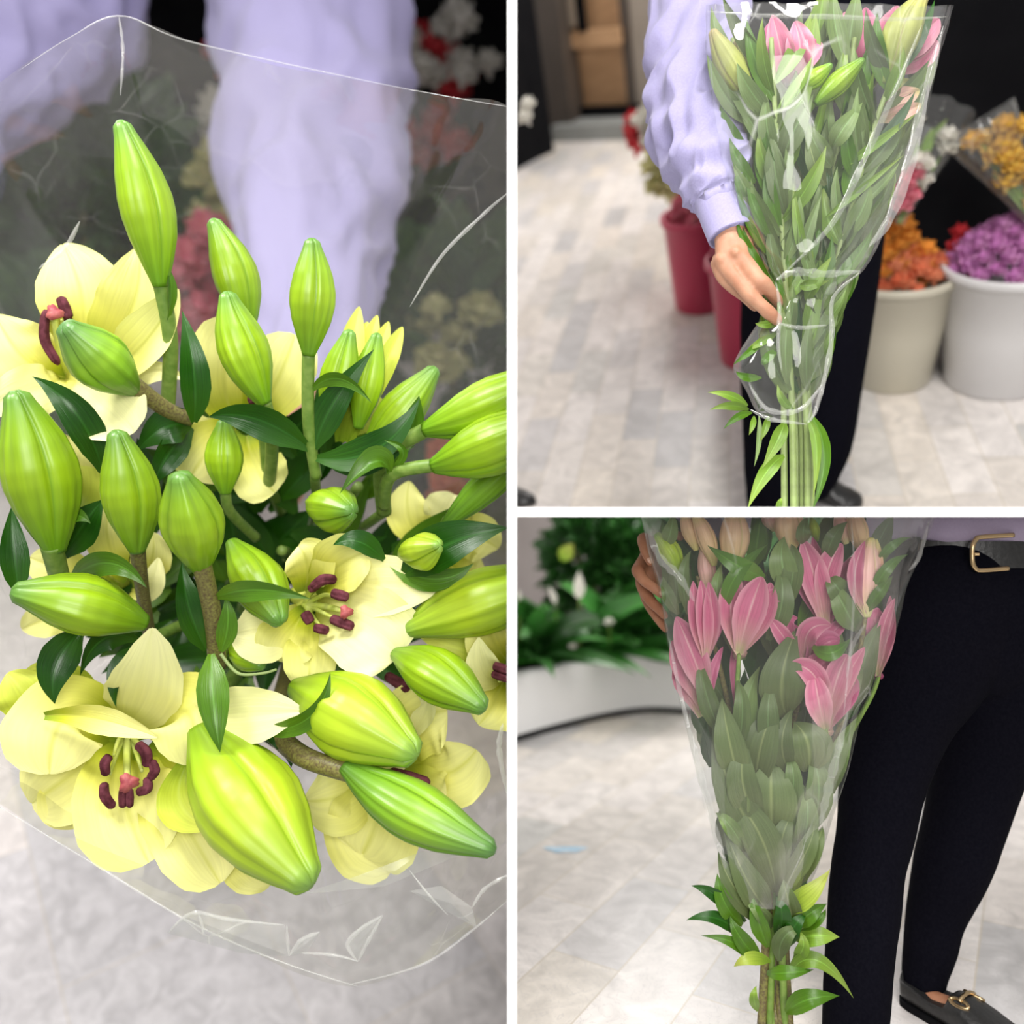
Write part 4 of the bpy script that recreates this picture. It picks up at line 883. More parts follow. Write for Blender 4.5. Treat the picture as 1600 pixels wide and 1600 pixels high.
# --- buckets and flowers
top = bucket(fr, 1098, 476, .125, .155, .42, MAT['redpl'], 'deep pink plastic bucket of pink blooms behind the sleeve, farther of the two')
blooms(dome(top, fr, .12, .07, 16, .0), 'pinkb', .038, 'pink bloom in the farther pink bucket', 'flower', 'pink blooms in the farther bucket', U2)
top = bucket(fr, 1172, 560, .115, .15, .42, MAT['redpl'], 'deep pink plastic bucket right behind the hand, nearer of the two')
blooms(dome(top, fr, .12, .05, 12, .0), 'pinkb', .038, 'pink bloom in the nearer pink bucket behind the hand', 'flower', 'pink blooms in the nearer bucket', U2)
top = bucket(fr, 1394, 592, .125, .17, .40, MAT['creampl'], 'cream plastic bucket of orange blooms beside the black trouser leg')
blooms(dome(top, fr, .14, .10, 26, -.03), 'coral', .036, 'coral bloom low in the cream bucket', 'flower', 'coral blooms in the cream bucket', U2)
blooms([P(x, y, 2.72) for x, y in ((1385, 400), (1405, 385), (1425, 400), (1445, 392), (1450, 415), (1430, 425), (1405, 415), (1380, 425), (1395, 362), (1412, 352), (1380, 350), (1378, 375), (1448, 435), (1420, 372))], 'orange', .036, 'orange bloom standing tall in the cream bucket', 'flower', 'orange blooms in the cream bucket', U2)
top = bucket(fr, 1556, 592, .165, .21, .43, MAT['whitepl'], 'white plastic bucket of orchid-pink blooms at the right edge')
blooms(dome(top, fr, .19, .13, 60, -.02), 'purple', .034, 'orchid-pink bloom in the white bucket', 'flower', 'orchid-pink blooms in the white bucket', U2)
blooms([P(x, y, 2.75) for x, y in ((1488, 410), (1496, 385), (1505, 430), (1500, 365))], 'redb', .036, 'red bloom at the left rim of the white bucket', 'flower', 'red blooms in the white bucket', U2)
blooms([P(x, y, 4.3) for x, y in ((1002, 190), (1018, 178), (1016, 222), (1024, 212))], 'whiteb', .075, 'white bloom by the lavender sleeve, near the wall', 'flower', 'white blooms left of the sleeve', U2)
blooms([P(x, y, 4.4) for x, y in ((1018, 195), (994, 206), (998, 226), (1022, 240), (1008, 205), (990, 188))], 'redb', .07, 'red bloom by the lavender sleeve, near the wall', 'flower', 'red blooms left of the sleeve', U2)
blooms([P(x, y, 4.1) for x, y in ((1022, 262), (1036, 275), (1028, 292), (1044, 300), (1034, 250), (1056, 292))], 'creamb', .075, 'pale yellow bloom left of the sleeve, above the pink bucket', 'flower', 'pale yellow blooms left of the sleeve', U2)
blooms([P(x, y, 3.6) for x, y in ((812, 172), (822, 185), (808, 195), (826, 165))], 'whiteb', .05, 'pale bloom hanging against the black wall at the far left', 'flower', 'pale blooms on the black wall', U2)
def wrapped(tip, topc, wd, d, key, r, n, lab, flab, grp, seed, leafm='leafp'):
    q = random.Random(seed)
    S, T = P(*tip, d), P(*topc, d); ax = T-S
    c = [S+ax*(i/14) for i in range(15)]; rr_ = [PX(wd*.5, d)*(.12+.88*(i/14)**1.2) for i in range(15)]
    V, Fc, UV = loft(c, rr_, [x*.7 for x in rr_], Vector((1, 0, .2)), 40, lambda t_, th: 1+.07*math.sin(th*7+seed)*t_+.05*math.sin(th*11), cap=False)
    tag(mk('wrapped_film', V, Fc, MAT['film0']), lab, 'wrapping film')
    pts = []
    for k in range(n):
        u = q.uniform(.35, .92); w_ = q.uniform(-.42, .42)
        pts.append(S+ax*u+Vector((PX(wd, d)*w_*u, q.uniform(-.05, .03), 0)))
    blooms(pts, key, r, flab, 'flower', grp, U2)
    t = thing('bunch_stems', ('green stems of the yellow blooms inside their film cone' if key == 'yellow' else 'green stems of the pale blooms inside their film cone'), 'stems', S)
    for k in range(5):
        V, Fc, UV = tube([S, S+ax*.6+Vector((PX(wd, d)*(k-2)*.12, 0, 0))], .004); mk('stem', V, Fc, MAT['stem'], t)
    for k in range(8):
        u = q.uniform(.2, .7); s = S+ax*u; e = s+ax.normalized()*.09+Vector((q.uniform(-.06, .06), 0, 0))
        V, Fc, UV = blade(s, (s+e)*.5, e, .022); mk('leaf', V, Fc, MAT['leaff'], t, uvs=UV)
wrapped((1405, 350), (1462, 175), 125, 2.55, 'whiteb', .036, 10, 'clear film cone of pale and dark pink blooms against the black wall', 'pale bloom in the film cone on the black wall', 'pale blooms on the black wall, centre', 1)
blooms([P(x, y, 2.5) for x, y in ((1412, 285), (1420, 305), (1408, 320), (1430, 270), (1402, 300))], 'pinkb', .034, 'dark pink bloom low in the film cone on the black wall', 'flower', 'dark pink blooms on the black wall, centre', U2)
wrapped((1660, 400), (1530, 190), 120, 2.5, 'yellow', .042, 24, 'clear film cone of yellow blooms at the upper right edge', 'yellow bloom in the film cone at the upper right', 'yellow blooms on the black wall', 2)
# --- shoe tip of somebody else at the left
def shoe(name, heel, toe, fr_, label, w_=.048, part=None, hgt=.075, m='leather'):
    U = fr_['U']; d = (toe-heel).normalized(); L_ = (toe-heel).length; n = 26; c = []; ra = []; rb = []
    for i in range(n):
        t = i/(n-1)
        hh = tab(t, [(0, .55), (.06, .95), (.2, 1), (.42, .95), (.6, .68), (.8, .5), (.93, .42), (1, .12)])*hgt
        ww = tab(t, [(0, .35), (.06, .68), (.2, .8), (.5, .88), (.72, 1), (.88, .82), (.96, .5), (1, .1)])*w_
        c.append(heel+d*(L_*t)+U*(hh/2)); ra.append(ww); rb.append(hh/2)
    return c, ra, rb, U.cross(d)
c, ra, rb, sd = shoe('shoe', fpt(fr, 700, 770), fpt(fr, 838, 788), fr, '')
tag(mk('shoe', *loft(c, ra, rb, sd, 32)[:2], MAT['leather']), "black rounded shoe tip on the tiles at lower left, by the middle wall", 'shoe')
# --- the man
root = fpt(fr, 1260, 772)
pr = thing('person', "person in a lavender shirt and black trousers reaching out to hold a wrapped lily bunch", 'person', root)
leg1 = [(1300, -60, 2.22, 118), (1300, 90, 2.26, 112), (1308, 250, 2.32, 88), (1312, 400, 2.38, 62), (1306, 560, 2.44, 46), (1292, 690, 2.5, 38), (1280, 745, 2.53, 29), (1277, 762, 2.54, 22)]
leg1 = [(a_, b_, c_*.905, r_) for a_, b_, c_, r_ in leg1]
leg2 = [(1250, -60, 2.22, 110), (1240, 90, 2.28, 100), (1235, 250, 2.36, 78), (1222, 400, 2.42, 62), (1208, 560, 2.48, 50), (1204, 690, 2.54, 42), (1206, 765, 2.58, 40), (1206, 790, 2.6, 36)]
leg2 = [(a_, b_, c_*.905, r_) for a_, b_, c_, r_ in leg2]
bake('trousers', [limb(leg1, 24, fn=wrinkle(.05, 9, 1, 2)), limb(leg2, 24, fn=wrinkle(.05, 9, 1, 5))], .012, 3, MAT['trous'], pr)
slv = [(1160, -210, 2.02, 84), (1120, -90, 1.86, 80), (1092, 10, 1.72, 72), (1086, 90, 1.66, 68), (1088, 160, 1.60, 69), (1096, 215, 1.55, 68), (1112, 262, 1.50, 58), (1124, 296, 1.47, 47), (1128, 308, 1.465, 43)]
def sw(t, th):
    # cloth folds running round the arm, deeper towards the elbow
    a = math.sin(t*44+2.2*math.sin(th+t*5)+1.3*noise.noise(Vector((math.cos(th), math.sin(th), t*4))))
    b = 1-2*abs(noise.noise(Vector((math.cos(th)*1.3+4, math.sin(th)*1.3, t*11+math.cos(th*1)*1.4))))
    c_ = noise.noise(Vector((math.cos(th)*2.6, math.sin(th)*2.6, t*17)))
    return 1+(.07*a+.17*b+.09*c_)*min(1, .3+t*1.6)*(1 if t < .93 else .5)
mk('shirt', *limb(slv, 150, 260, fn=sw)[:2], MAT['lav'], pr)
bake('shirt', [limb([(1290, -330, 2.25, 190, 120), (1290, -180, 2.2, 175, 120), (1290, -70, 2.2, 150, 130)], 24), limb([(1160, -230, 2.1, 90), (1250, -270, 2.2, 100)], 20)], .02, 3, MAT['lav'], pr)
cuff = [(1120, 284, 1.47, 46), (1126, 300, 1.465, 44), (1134, 330, 1.45, 42), (1142, 356, 1.44, 40), (1146, 368, 1.435, 39)]
q = crom([tuple(P(a, b, c))+(PX(r, c),) for a, b, c, r in cuff], 24)
cc = [Vector(k[:3]) for k in q]; rr_ = [k[3] for k in q]; ax = (cc[-1]-cc[0]).normalized()
# tilted cuff edge, turned over to an inner wall
tilt = Vector((1, 0, .62)).normalized()
V, Fc, UV = loft(cc+cc[::-1], rr_+[r*.92 for r in rr_[::-1]], [r*.85 for r in rr_]+[r*.78 for r in rr_[::-1]], Vector((1, 0, .5)), 48, cap=False)
o = mk('cuff', V, Fc, MAT['lav'], pr)
q2 = [P(1078, 300, 1.42), P(1095, 291, 1.405), P(1112, 282, 1.40), P(1130, 274, 1.405), P(1146, 268, 1.42)]
V, Fc, UV = tube(q2, .0016, seg=6); 
# hand and arm in one continuous body
hand = [
 limb([(1136, 335, 1.45, 30, 22), (1146, 372, 1.435, 30, 22), (1147, 392, 1.425, 30, 22), (1144, 412, 1.42, 26, 20)], 20),
 limb([(1140, 375, 1.43, 20), (1150, 400, 1.415, 17), (1154, 404, 1.41, 15)], 16),
 limb([(1154, 400, 1.412, 14.5), (1170, 420, 1.40, 14.5), (1184, 438, 1.392, 14), (1193, 444, 1.392, 13), (1203, 455, 1.40, 10.5), (1212, 466, 1.415, 9.5), (1216, 474, 1.425, 8)], 16),
 limb([(1128, 408, 1.418, 14), (1140, 424, 1.41, 13.5), (1157, 444, 1.40, 11.5), (1171, 460, 1.395, 12), (1186, 474, 1.395, 10.5), (1202, 489, 1.40, 11), (1214, 500, 1.408, 9)], 16),
 limb([(1122, 412, 1.43, 12), (1130, 432, 1.425, 11.5), (1146, 448, 1.425, 11), (1164, 462, 1.43, 10), (1180, 478, 1.44, 9)], 16),
 limb([(1122, 405, 1.45, 10), (1128, 430, 1.455, 9.5), (1146, 446, 1.46, 9), (1160, 458, 1.46, 8)], 16),
 limb([(1150, 372, 1.45, 15), (1172, 398, 1.47, 13), (1192, 424, 1.475, 11.5), (1212, 440, 1.47, 10)], 16),
 limb([(1126, 404, 1.412, 9), (1127, 407, 1.41, 9)], 12), limb([(1149, 394, 1.402, 9.5), (1150, 396, 1.401, 9)], 12),
 limb([(1160, -210, 2.02, 55), (1092, 10, 1.72, 48), (1092, 200, 1.56, 42), (1118, 290, 1.475, 34), (1140, 355, 1.44, 29)], 20),
]
bake('body', hand+[limb([(a_, b_, c_, r_*.55) for a_, b_, c_, r_ in leg1], 16), limb([(a_, b_, c_, r_*.55) for a_, b_, c_, r_ in leg2], 16), limb([(1160, -230, 2.05, 60), (1290, -200, 2.2, 100), (1290, 0, 2.22, 100)], 16)], .003, 3, MAT['skin'], pr)
heel, toe = fpt(fr, 1262, 776), fpt(fr, 1346, 792)
c, ra, rb, sd = shoe('shoe', heel, toe, fr, ''); mk('shoe', *loft(c, [r*1.0 for r in ra], rb, sd, 32)[:2], MAT['leather'], pr)
# --- the wrapped bunch
DB = 1.47
def stem2(label, bx_, mx, tx, ty, dd, n_leaf, seed, r=5.5, m='stemp', lm=('leafg', 'leafg', 'leafg', 'leafm', 'leafd', 'leaff'), yr=(110, 620), ll=(90, 150), lw=(17, 34)):
    q = random.Random(seed)
    path = [(bx_, 812, DB+dd), (bx_+(mx-bx_)*.25, 690, DB+dd), (mx, 560, DB+dd), (mx+(tx-mx)*.35, 400, DB+dd*1.6), (mx+(tx-mx)*.75, 200, DB+dd*2), (tx, ty, DB+dd*2.2)]
    t = thing('pink_lily_stem', label, 'lily', P(*path[0]))
    V, Fc, UV = tube([P(*p) for p in path], PX(r, DB), PX(r*.7, DB), 12, n=50); mk('stem', V, Fc, MAT[m], t)
    for k in range(n_leaf):
        y = yr[1]+(yr[0]-yr[1])*(k+q.random()*.8)/n_leaf
        for (x0, y0, d0), (x1, y1, d1) in zip(path, path[1:]):
            if y1 <= y <= y0: u = (y-y0)/(y1-y0); sx = x0+(x1-x0)*u; sd_ = d0+(d1-d0)*u; break
        else: continue
        sgn = q.choice((-1, 1)); ang = q.uniform(.05, .62)*sgn+(tx-mx)/500; l = q.uniform(*ll)
        dd_ = q.uniform(-.05, .02)
        ex, ey = sx+l*math.sin(ang), y-l*math.cos(ang)
        xl = tab(ey, [(15, 1112), (200, 1128), (430, 1195), (640, 1180)]); xr = tab(ey, [(15, 1470), (130, 1445), (340, 1378), (430, 1330), (520, 1296), (640, 1272)])
        ex = min(max(ex, xl), xr)
        leaf(t, (sx, y, sd_), (ex, ey, sd_+dd_), q.uniform(*lw), q.choice(lm), mid=((sx+ex)/2+sgn*8, (y+ey)/2, sd_+dd_*.5-.01), roll=q.uniform(-.7, .7), nrm=None)
    return t, path
s2 = []
for i, (lab, bx_, mx, tx, ty, dd, nl) in enumerate((
  ('leftmost cut lily stem of the pink bunch, ending in long olive buds', 1226, 1222, 1145, 60, .00, 34),
  ('cut lily stem with a closed pink flower at top left of centre in the wrap', 1240, 1234, 1205, 60, -.02, 36),
  ('cut lily stem in the middle of the pink bunch carrying two bright green buds', 1246, 1244, 1262, 110, .015, 38),
  ('cut lily stem leaning right in the wrap, pink petals at its top', 1255, 1252, 1335, 60, .0, 38),
  ('cut lily stem ending in the big olive bud at the upper right of the wrap', 1262, 1260, 1400, 110, -.015, 36),
  ('rightmost cut lily stem of the pink bunch, with a small faded flower at its top', 1268, 1266, 1440, 110, .02, 36))):
    s2.append(stem2(lab, bx_, mx, tx, ty, dd, nl, 40+i))
T0_, T1_, T2_, T3_, T4_, T5_ = [s[0] for s in s2]
def bud2(t, b, tip, wd, m, **k): return bud(t, b, tip, wd, m, **k)
bud2(T0_, (1184, 168, 1.44), (1112, 46, 1.42), 46, 'olive', bend=(-5, -4))
bud2(T0_, (1200, 150, 1.48), (1150, 60, 1.46), 40, 'olive'); bud2(T0_, (1206, 160, 1.46), (1190, 60, 1.46), 30, 'budg')
leaf(T0_, (1190, 190, 1.46), (1105, 85, 1.43), 26, 'leafg', mid=(1140, 160, 1.44), prof=STRAP)
f = flower(T1_, (1232, 150, 1.50), 14, 'pinkd')
petal(f, (1230, 140, 1.49), (1222, 90, 1.44), (1206, 20, 1.44), 42, 'pink', cup=.2)
petal(f, (1232, 142, 1.49), (1250, 90, 1.43), (1240, 30, 1.43), 46, 'pink', cup=.2)
petal(f, (1236, 142, 1.49), (1262, 90, 1.46), (1282, 60, 1.47), 34, 'pinkd', cup=.2)
petal(f, (1226, 140, 1.50), (1212, 80, 1.50), (1200, 35, 1.50), 36, 'pinkd', cup=.2)
bud2(T2_, (1252, 140, 1.42), (1300, 100, 1.40), 30, 'budg', bend=(-2, 2)); bud2(T2_, (1274, 163, 1.42), (1350, 92, 1.40), 38, 'budg', bend=(-3, 3))
pedicel(T2_, [(1256, 230, 1.47), (1262, 180, 1.44), (1276, 158, 1.42)], 4, 4)
for xx, yy, e in ((1300, 60, 'leafg'), (1320, 90, 'leafg'), (1275, 70, 'leaff'), (1290, 20, 'leaff'), (1340, 30, 'leafg')):
    leaf(T2_, (xx-18, yy+70, 1.49), (xx, yy-50, 1.47), 36, e)
f = flower(T3_, (1345, 110, 1.52), 14, 'pinkd')
petal(f, (1340, 110, 1.51), (1350, 70, 1.48), (1352, 8, 1.48), 44, 'pinkd', cup=.2)
petal(f, (1345, 110, 1.51), (1385, 60, 1.48), (1400, 5, 1.48), 46, 'pink', cup=.2)
petal(f, (1350, 115, 1.51), (1420, 70, 1.47), (1470, 25, 1.46), 50, 'pink', cup=.2)
petal(f, (1360, 112, 1.51), (1430, 95, 1.48), (1465, 60, 1.47), 36, 'pink', cup=.2)
petal(f, (1345, 110, 1.52), (1330, 60, 1.50), (1320, 15, 1.50), 44, 'pink', cup=.2)
bud2(T4_, (1380, 132, 1.44), (1446, -10, 1.41), 62, 'olive', bend=(-6, -4)); bud2(T4_, (1350, 150, 1.48), (1395, 40, 1.46), 36, 'olive')
f = flower(T5_, (1376, 188, 1.48), 10, 'pinkp')
petal(f, (1374, 186, 1.47), (1400, 160, 1.44), (1440, 140, 1.44), 34, 'pinkp', cup=.2, ruf=.1)
petal(f, (1376, 188, 1.47), (1405, 178, 1.44), (1442, 162, 1.44), 26, 'pinkp', cup=.3, ruf=.12)
petal(f, (1372, 184, 1.47), (1395, 140, 1.45), (1430, 128, 1.45), 18, 'olive', cup=.2)
# leaves that stick out below the wrap
for (b, tp, wd, m, md) in (((1168, 634), (1105, 613), 15, 'leaff', (1140, 618)), ((1170, 640), (1108, 641), 15, 'leaff', (1140, 634)), ((1175, 645), (1130, 671), 13, 'leafm', (1152, 652)),
   ((1186, 650), (1178, 730), 9, 'leafg', (1186, 690)), ((1178, 650), (1170, 680), 10, 'leaff', (1176, 665)), ((1226, 660), (1190, 733), 24, 'leaff', (1214, 690)), ((1225, 712), (1168, 796), 26, 'leaff', (1196, 740)), ((1200, 650), (1187, 690), 12, 'leaff', (1196, 670)),
   ((1268, 650), (1268, 800), 22, 'leafm', (1288, 715)), ((1262, 655), (1270, 780), 16, 'leaff', (1276, 700)), ((1215, 800), (1222, 778), 10, 'leaff', (1218, 786))):
    leaf(T0_ if b[0] < 1250 else T5_, (*b, 1.44), (*tp, 1.42), wd, m, mid=(*md, 1.42))
for (b, tp, wd, m) in (((1205, 375), (1165, 270), 16, 'leafm'), ((1200, 400), (1148, 280), 14, 'leafm'), ((1195, 425), (1148, 335), 13, 'leafm'), ((1205, 440), (1160, 352), 15, 'leafm'), ((1180, 285), (1140, 215), 22, 'leafm'), ((1170, 320), (1150, 262), 14, 'leafm'),
   ((1222, 300), (1208, 210), 34, 'leafg'), ((1222, 250), (1272, 145), 40, 'leafg'), ((1300, 260), (1262, 190), 34, 'leafg'), ((1228, 335), (1206, 205), 32, 'leafg'), ((1290, 290), (1262, 200), 26, 'leafo'), ((1300, 230), (1348, 160), 34, 'leafg'),
   ((1265, 420), (1240, 285), 18, 'leaff'), ((1250, 420), (1285, 300), 20, 'leafg'), ((1290, 340), (1415, 240), 12, 'leaff'), ((1320, 260), (1435, 175), 16, 'leaff'), ((1310, 330), (1380, 250), 20, 'leafg'), ((1260, 470), (1300, 400), 24, 'leaff'),
   ((1250, 445), (1296, 438), 18, 'leaff'), ((1215, 520), (1168, 545), 14, 'leaff'), ((1210, 520), (1145, 570), 12, 'leafm'), ((1225, 500), (1180, 505), 14, 'leaff'), ((1215, 545), (1190, 570), 16, 'leafm'), ((1230, 600), (1235, 470), 22, 'leafg'), ((1262, 610), (1268, 490), 24, 'leafg'), ((1250, 560), (1215, 460), 20, 'leafg'), ((1190, 590), (1150, 580), 14, 'leafm'), ((1240, 640), (1215, 600), 14, 'leaff')):
    leaf(R.choice((T1_, T2_, T3_)), (*b, 1.43), (*tp, 1.415), wd, m, mid=((b[0]+tp[0])/2-5, (b[1]+tp[1])/2+4, 1.405), roll=R.uniform(-.3, .3))
rows = [(8, 1102, 1486, DB, .17), (30, 1103, 1480, DB, .17), (100, 1104, 1462, DB, .165), (200, 1120, 1440, DB, .15), (300, 1140, 1404, DB, .13), (370, 1165, 1378, DB, .11), (415, 1190, 1352, DB-.005, .09), (440, 1206, 1330, DB-.01, .07), (470, 1212, 1306, DB-.01, .055), (520, 1172, 1300, DB-.01, .06), (570, 1146, 1294, DB-.01, .065), (600, 1160, 1288, DB-.01, .065), (640, 1182, 1276, DB-.01, .055), (660, 1205, 1268, DB-.01, .045)]
tag(sleeve_film('cellophane_sleeve', rows, MAT['film2'], amp=.008, seed=3, fs=11), 'long crinkled clear film sleeve around the pink lilies, gripped by the hand', 'wrapping film')
fm = filmmat('folded_film', haze=.24, scale=16, crease=.5, gloss=1.5)
fsl = [o for o in COL.objects if o.name.startswith('cellophane_sleeve')][-1]
fold([(1440, 40, 1.37), (1395, 150, 1.36), (1345, 260, 1.37), (1300, 350, 1.38), (1222, 430, 1.39)], 5, fm, fsl)
fold([(1474, 40, 1.40), (1440, 170, 1.40), (1420, 260, 1.40), (1388, 345, 1.40), (1358, 385, 1.40)], 9, fm, fsl)
fold([(1212, 438, 1.39), (1240, 425, 1.385), (1290, 428, 1.385), (1345, 424, 1.39)], 6, fm, fsl)
fold([(1345, 425, 1.39), (1302, 465, 1.39), (1300, 520, 1.39), (1292, 575, 1.39), (1275, 640, 1.40), (1262, 662, 1.40)], 4, fm, fsl)
fold([(1216, 505, 1.39), (1250, 512, 1.385), (1292, 508, 1.39)], 3, fm, fsl)
fold([(1170, 600, 1.39), (1200, 640, 1.385), (1250, 640, 1.385), (1285, 600, 1.39)], 4, fm, fsl)
fold([(1172, 640, 1.40), (1205, 655, 1.39), (1262, 663, 1.395)], 3, fm, fsl)
fold([(1104, 18, 1.38), (1190, 24, 1.33), (1300, 26, 1.32), (1400, 30, 1.33), (1482, 26, 1.38)], 3, fm, fsl)
fold([(1212, 440, 1.39), (1218, 480, 1.385), (1216, 540, 1.385), (1222, 580, 1.39)], 3, fm, fsl)
# ================================================================== BOTTOM RIGHT BAY: pink lilies, planter, black trousers
ROOM = 3
fr = FR3; U3 = fr['U']
struct(mk('wall_back', *slabbox(fr, (300, 1040), (2200, 1040), 0, 1.6, .1)[:2], MAT['mauve'], smooth=False))
# planter: long curved white wall with dark foot strip
pl = [(700, 1190), (808, 1158), (870, 1140), (950, 1121), (1010, 1113), (1070, 1115), (1130, 1124), (1200, 1128), (1300, 1122), (1450, 1112), (1650, 1110)]
q = crom([tuple(fpt(fr, *p)) for p in pl], 90); q = [Vector(p) for p in q]
V = []; Fc = []
prof = [(0, .03), (.025, .03), (.025, 0), (.268, 0), (.282, .012), (.282, .06), (.24, .07), (.24, .6)]
for i, c in enumerate(q):
    t_ = (q[min(i+1, 89)]-q[max(i-1, 0)]).normalized(); n_ = Vector((0, 0, 1)).cross(t_)
    for z, off in prof: V.append(c+U3*z+n_*off)
k = len(prof)
for i in range(89):
    for j in range(k-1): a = i*k+j; Fc.append((a, a+k, a+k+1, a+1))
t = thing('planter', 'long curved white planter wall full of green plants, standing on the tiled floor', 'planter', q[30])
mk('planter_wall', V, Fc, MAT['white'], t, smooth=False)
V = []; Fc = []
for i, c in enumerate(q):
    t_ = (q[min(i+1, 89)]-q[max(i-1, 0)]).normalized(); n_ = Vector((0, 0, 1)).cross(t_)
    for z, off in ((0, -.006), (.024, -.006), (.024, .03)): V.append(c+U3*z+n_*off)
for i in range(89):
    for j in range(2): a = i*3+j; Fc.append((a, a+3, a+4, a+1))
mk('foot_strip', V, Fc, MAT['black'], t, smooth=False)
V = []; Fc = []
for i, c in enumerate(q):
    t_ = (q[min(i+1, 89)]-q[max(i-1, 0)]).normalized(); n_ = Vector((0, 0, 1)).cross(t_)
    for off in (.08, .5): V.append(c+U3*.24+n_*off)
for i in range(89): a = i*2; Fc.append((a, a+2, a+3, a+1))
mk('soil', V, Fc, MAT['soil'], t, smooth=False)
def plant(x, y, d, n, ll, lw, label, seed, m='leafp', spread=1.0, upw=.9):
    q = random.Random(seed); c = P(x, y, d); t = thing('planter_plant', label, 'plant', c)
    for k in range(n):
        a = q.uniform(0, 6.283); e = q.uniform(.15, 1.55)*spread; l = q.uniform(ll[0]*.55, ll[1])
        dv = Vector((math.cos(a)*math.sin(e), math.sin(a)*math.sin(e)*.7-.3, math.cos(e)*upw))
        S = c+Vector((q.uniform(-.05, .05), q.uniform(-.04, .04), 0)); s2_ = S+dv*l*.12
        T = S+dv*l+Vector((math.cos(a)*.1, -.03, -.09))*l*2.2; M = (s2_+T)*.5+Vector((0, 0, .10*l))
        V, Fc, UV = blade(s2_, M, T, l*lw, LEAF, cup=.12, roll=q.uniform(-.5, .5), nu=4, nt=8, nrm=Vector((q.uniform(-.4, .4), -.5, .9)))
        mk('leaf', V, Fc, MAT[m], t, uvs=UV)
    return t
for i, (x, y, d, n, lo, hi, lab) in enumerate((
    (825, 1030, 3.72, 44, .34, .52, 'peace lily clump with glossy dark leaves at the left end of the planter'),
    (885, 1022, 3.98, 46, .34, .56, 'peace lily clump under the tall white spathe in the planter'),
    (950, 1012, 4.1, 46, .32, .54, 'peace lily clump in the planter left of the fingers'),
    (1010, 1005, 4.15, 44, .28, .46, 'leafy plant in the planter right beside the film sleeve'),
    (1080, 1005, 4.2, 36, .26, .42, 'leafy plant in the planter behind the film sleeve'),
    (1180, 1005, 4.25, 34, .28, .46, 'leafy plant in the planter behind the middle of the lilies'))):
    t = plant(x, y, d, n, (lo, hi), .27, lab, 60+i)
sp = [(905, 915, 3.75, 16, 34, 'tall upright white spathe above the planter leaves'), (864, 930, 3.70, 9, 22, 'slim leaning white spathe left of the tall one'), (952, 970, 3.85, 14, 9, 'white spathe seen edge-on in the leaves near the hand'), (895, 1006, 3.80, 12, 12, 'small round white spathe just above the planter rim'), (811, 930, 3.6, 6, 14, 'small white spathe at the left edge by the middle wall')]
for (x, y, d, w_, h_, lab) in sp:
    t = thing('white_spathe', lab, 'flower', P(x, y+h_*.6, d))
    a = .5 if x == 864 else 0
    V, Fc, UV = blade(P(x+a*8, y+h_*.6, d), P(x, y, d-.01), P(x-a*14, y-h_*.7, d), PX(w_*1.15, d), LEAF, cup=.3, nu=6, nt=10); mk('spathe', V, Fc, MAT['whiteb'], t)
    V, Fc, UV = tube([P(x+a*8, y+h_*.6, d), P(x+a*12, min(y+h_+60, 1022), d+.05)], .004); mk('stalk', V, Fc, MAT['stem'], t)
t = thing('yellow_leaf', 'single bright yellow-green leaf among the dark planter foliage', 'leaf', P(885, 875, 3.7))
V, Fc, UV = blade(P(878, 876, 3.7), P(886, 862, 3.68), P(896, 850, 3.7), PX(24, 3.7), LEAF); mk('blade', V, Fc, MAT['leafy'], t, uvs=UV)
for (x, y, d, rad, n, lab, sd) in ((930, 890, 4.35, (.26, .16, .40), 620, 'dense small-leaved green shrub against the grey wall, left of the hand', 1), (1010, 890, 4.35, (.30, .18, .46), 620, 'dense small-leaved green shrub behind the fingers', 2), (1130, 880, 4.4, (.36, .2, .42), 260, 'dense small-leaved green shrub behind the top of the lilies', 3), (1300, 880, 4.4, (.4, .2, .42), 220, 'dense small-leaved green shrub behind the right half of the lilies', 4)):
    c = P(x, y, d); b = Vector((c.x, c.y, .27)); t = thing('shrub', lab, 'shrub', b)
    leafball('foliage', c, U3, rad, n, MAT['leafp'], .05, .10, seed=sd, parent=t)
    for k in range(3):
        V, Fc, UV = tube([b, (b+c)*.5+Vector((.03*(k-1), 0, 0)), c+Vector((.1*(k-1), 0, .1))], .012, .006); mk('branch', V, Fc, MAT['stemb'], t)
# ---------------------------------------------------------------- the person
DP = 1.62
pr = thing('person', 'person in black trousers, belt and loafers behind the pink lilies, one hand on the film', 'person', fpt(fr, 1450, 1578))
LL = [(1492, 890, 1.66, 118, 100), (1476, 960, 1.65, 108, 92), (1440, 1050, 1.62, 92, 84), (1408, 1120, 1.60, 76), (1381, 1210, 1.58, 64), (1367, 1300, 1.56, 57), (1358, 1350, 1.55, 54), (1350, 1420, 1.53, 54), (1342, 1500, 1.50, 51), (1337, 1590, 1.48, 49), (1336, 1640, 1.48, 48)]
RL = [(1580, 890, 1.68, 112, 98), (1578, 960, 1.68, 106, 90), (1568, 1050, 1.68, 94, 84), (1552, 1120, 1.68, 76), (1529, 1200, 1.68, 66), (1505, 1290, 1.67, 59), (1487, 1355, 1.66, 55), (1462, 1430, 1.66, 43), (1453, 1480, 1.65, 39), (1446, 1515, 1.645, 34), (1444, 1532, 1.64, 32)]
def tw(t, th):
    v = Vector((math.cos(th)*1.1, math.sin(th)*1.1, t*9))
    return 1+.05*noise.noise(v)*min(1, .2+t)+.03*(1-2*abs(noise.noise(v*1.9)))*min(1, max(0, t*2-.9))
